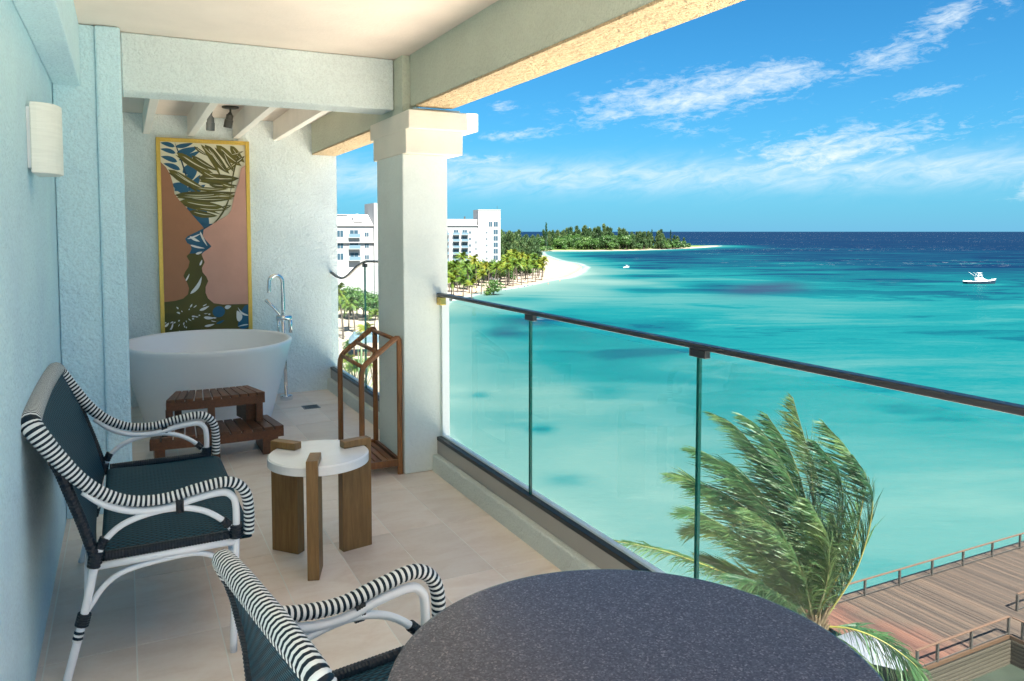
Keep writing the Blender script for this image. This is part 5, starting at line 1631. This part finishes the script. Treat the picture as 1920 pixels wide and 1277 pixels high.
# ================================================================== BOATS
M['hull'] = simple('navy_hull', (0.015, 0.025, 0.045), 0.25, coat=0.3)
M['gel'] = simple('white_gelcoat', (0.82, 0.82, 0.80), 0.3)
bx, by = 351.5, 220.7
bt = thing('fishing_boat', (bx, by, SEA), 'dark-hulled sport fishing boat with white cabin and tuna tower at anchor', 'boat', rz=R(-26.5))
bt.scale = (0.95, 0.95, 0.8)
L2 = 7.4
mb = MB()
secs = []
for i in range(13):
    u = i / 12; x_ = -L2 + 2 * L2 * u
    hb_ = 2.1 * (1 - max(0, (u - 0.45) / 0.55) ** 2.2) + 0.02
    sh = 1.4 + 0.9 * max(0, u - 0.35) ** 1.4 * 1.6
    secs.append([(x_, -hb_, sh), (x_ - 0.2 * u, -hb_ * 0.85, 0.1), (x_ - 0.4 * u, 0, -0.5), (x_ - 0.2 * u, hb_ * 0.85, 0.1), (x_, hb_, sh)])
for s_i in range(12):
    for k in range(4): mb.face([secs[s_i][k], secs[s_i + 1][k], secs[s_i + 1][k + 1], secs[s_i][k + 1]])
mb.face(secs[0])
obj('hull', mb, M['hull'], bt, local=True)
mb = MB()
for s_i in range(12):
    a, b2 = secs[s_i], secs[s_i + 1]
    mb.face([a[0], b2[0], b2[4], a[4]])
    for k in (0, 4):
        p, q = a[k], b2[k]
        mb.face([(p[0], p[1] * 1.02, p[2] - 0.02), (q[0], q[1] * 1.02, q[2] - 0.02), (q[0], q[1] * 1.02, q[2] + 0.1), (p[0], p[1] * 1.02, p[2] + 0.1)])
obj('deck', mb, M['gel'], bt, local=True)
cb = obj('cabin', MB().prism([(-1.8, 1.1), (4.2, 1.5), (2.6, 2.2), (1.2, 2.9), (-1.8, 3.0)], 1, -1.5, 1.5), M['gel'], bt, local=True)
obj('windscreen', MB().prism([(-0.9, 2.1), (1.7, 2.1), (1.1, 2.65), (-0.9, 2.7)], 1, -1.53, 1.53), M['pane'], cb, local=True)
obj('flybridge', MB().prism([(-2.2, 3.01), (0.9, 3.01), (0.5, 3.6), (-2.2, 3.5)], 1, -1.2, 1.2), M['gel'], bt, local=True)
tw = MB()
for s in (-1, 1):
    tw.sweep([(-2.0, s * 1.1, 3.5), (-1.3, s * 0.6, 6.2)], 0.06, 5); tw.sweep([(0.3, s * 1.1, 3.5), (-0.5, s * 0.6, 6.2)], 0.06, 5)
tw.quad_box((-1.9, -0.9, 6.2), (0.2, 0.9, 6.32)); tw.quad_box((-2.2, -1.1, 4.9), (0.4, 1.1, 5.02))
obj('tower', tw, M['gel'], bt, local=True)
for s in (-1, 1): obj('outrigger', MB().sweep([(-0.8, s * 1.3, 3.4), (-4.6, s * 1.9, 6.6)], 0.05, 5), M['gel'], bt, local=True)
obj('bow_pulpit', MB().sweep([(5.6, -0.9, 2.5), (7.6, 0, 2.9), (5.6, 0.9, 2.5)], 0.06, 5).sweep([(7.0, 0, 1.9), (7.2, 0, 2.8)], 0.05, 5), M['gel'], bt, local=True)


def skiff(x, y, L, label, rz):
    s_ = thing('skiff', (x, y, SEA), label, 'boat', rz=rz)
    mb = MB(); sc = []
    for i in range(9):
        u = i / 8; xx = -L / 2 + L * u; w_ = 0.9 * (1 - max(0, (u - 0.5) / 0.5) ** 2.0) + 0.02
        sc.append([(xx, -w_, 0.6 + 0.35 * u * u), (xx, -w_ * 0.7, 0), (xx, 0, -0.25), (xx, w_ * 0.7, 0), (xx, w_, 0.6 + 0.35 * u * u)])
    for i in range(8):
        for k in range(4): mb.face([sc[i][k], sc[i + 1][k], sc[i + 1][k + 1], sc[i][k + 1]])
        mb.face([sc[i][0], sc[i + 1][0], sc[i + 1][4], sc[i][4]])
    mb.face(sc[0])
    obj('hull', mb, M['gel'], s_, local=True)
    obj('console', MB().prism([(-0.6, 0.6), (0.4, 0.6), (0.2, 1.5), (-0.5, 1.5)], 1, -0.4, 0.4), M['gel'], s_, local=True)
    obj('bimini', MB().quad_box((-1.2, -0.8, 2.0), (0.8, 0.8, 2.08)), M['brail'], s_, local=True)


skiff(297.4, 423.7, 5.5, 'small white boat close to the sand spit', R(20))

# ================================================================== BEACH LIFE
M['skin'] = simple('skin', (0.36, 0.20, 0.13), 0.6)
M['cloth_r'] = simple('red_cloth', (0.45, 0.08, 0.05), 0.8)
M['cloth_b'] = simple('navy_cloth', (0.03, 0.05, 0.12), 0.8)


def person(x, y, label, cloth, stride, rz):
    r = thing('person', (x, y, land_z(x, y)), label, 'person', rz=rz)
    me = bpy.data.meshes.new('body')
    V = [(0, 0, 0.95), (0, 0, 1.2), (0, 0, 1.42), (0, 0, 1.54), (0.02, 0, 1.66), (0.01, 0, 1.76), (0, 0.1, 0.9), (stride * 0.5, 0.1, 0.5), (stride * 0.6, 0.1, 0.07), (stride * 0.6 + 0.16, 0.1, 0.03), (0, -0.1, 0.9), (-stride * 0.3, -0.1, 0.5), (-stride * 0.8, -0.1, 0.1), (-stride * 0.8 + 0.16, -0.1, 0.03),
         (0, 0.2, 1.40), (-0.1, 0.26, 1.12), (0.05, 0.27, 0.9), (0, -0.2, 1.40), (0.1, -0.26, 1.12), (0.22, -0.25, 0.93)]
    E_ = [(0, 1), (1, 2), (2, 3), (3, 4), (4, 5), (0, 6), (6, 7), (7, 8), (8, 9), (0, 10), (10, 11), (11, 12), (12, 13), (2, 14), (14, 15), (15, 16), (2, 17), (17, 18), (18, 19)]
    rd = [0.15, 0.14, 0.15, 0.055, 0.10, 0.085, 0.095, 0.06, 0.045, 0.035, 0.095, 0.06, 0.045, 0.035, 0.055, 0.042, 0.035, 0.055, 0.042, 0.035]
    me.from_pydata(V, E_, [])
    me.materials.append(M['skin'])
    o = bpy.data.objects.new('body', me); o.parent = r; link(o)
    sk = o.modifiers.new('skin', 'SKIN')
    for i, q in enumerate(me.skin_vertices[0].data): q.radius = (rd[i], rd[i] * (0.8 if i < 3 else 1)); q.use_root = (i == 0)
    ss = o.modifiers.new('sub', 'SUBSURF'); ss.levels = 1; ss.render_levels = 1
    obj('shorts', MB().lathe([(0.19, 0.0), (0.20, 0.2), (0.17, 0.34)], 12, (0, 0, 0.66), 0.85, 1.1), cloth, r, local=True)
    obj('hair', MB().lathe([(0.10, 0.0), (0.105, 0.05), (0.075, 0.11), (0.01, 0.135)], 10, (-0.01, 0, 1.70)), M['dark_metal'], r, local=True)


x_, y_ = pol(911, 296); person(x_, y_, 'person in red shorts walking along the waterline of the beach', M['cloth_r'], 0.35, R(30))
x_, y_ = pol(1028, 352); person(x_, y_, 'person in navy shorts standing on the sand near the spit', M['cloth_b'], 0.1, R(200))
x_, y_ = pol(1050, 372); person(x_, y_, 'person in navy shorts walking far out on the sand spit', M['cloth_b'], 0.3, R(100))

M['straw'] = simple('thatch', (0.28, 0.20, 0.11), 0.9, var=0.3, vscale=5)


def lounger(x, y, rz, label):
    r = thing('beach_lounger', (x, y, land_z(x, y)), label, 'lounger', 'loungers under the beach palms', rz=rz)
    obj('bed', MB().quad_box((-0.9, -0.32, 0.28), (0.4, 0.32, 0.36)), M['hull'], r, local=True)
    obj('backrest', MB().bar((0.4, 0, 0.33), (0.95, 0, 0.75), 0.62, 0.06), M['hull'], r, local=True)
    for a in (-0.8, 0.3):
        for b2 in (-0.27, 0.27): obj('leg', MB().quad_box((a - 0.03, b2 - 0.03, -0.05), (a + 0.03, b2 + 0.03, 0.28)), M['dark_metal'], r, local=True)


for (px_, rg_) in ((884, 268), (890, 300), (900, 285), (915, 300), (935, 305), (944, 312), (950, 308), (962, 322), (975, 328), (984, 335), (992, 342), (1001, 345), (858, 276), (872, 266)):
    x_, y_ = pol(px_, rg_)
    lounger(x_, y_, rgt.uniform(0, 3), 'dark beach lounger on the sand under the grove palms')
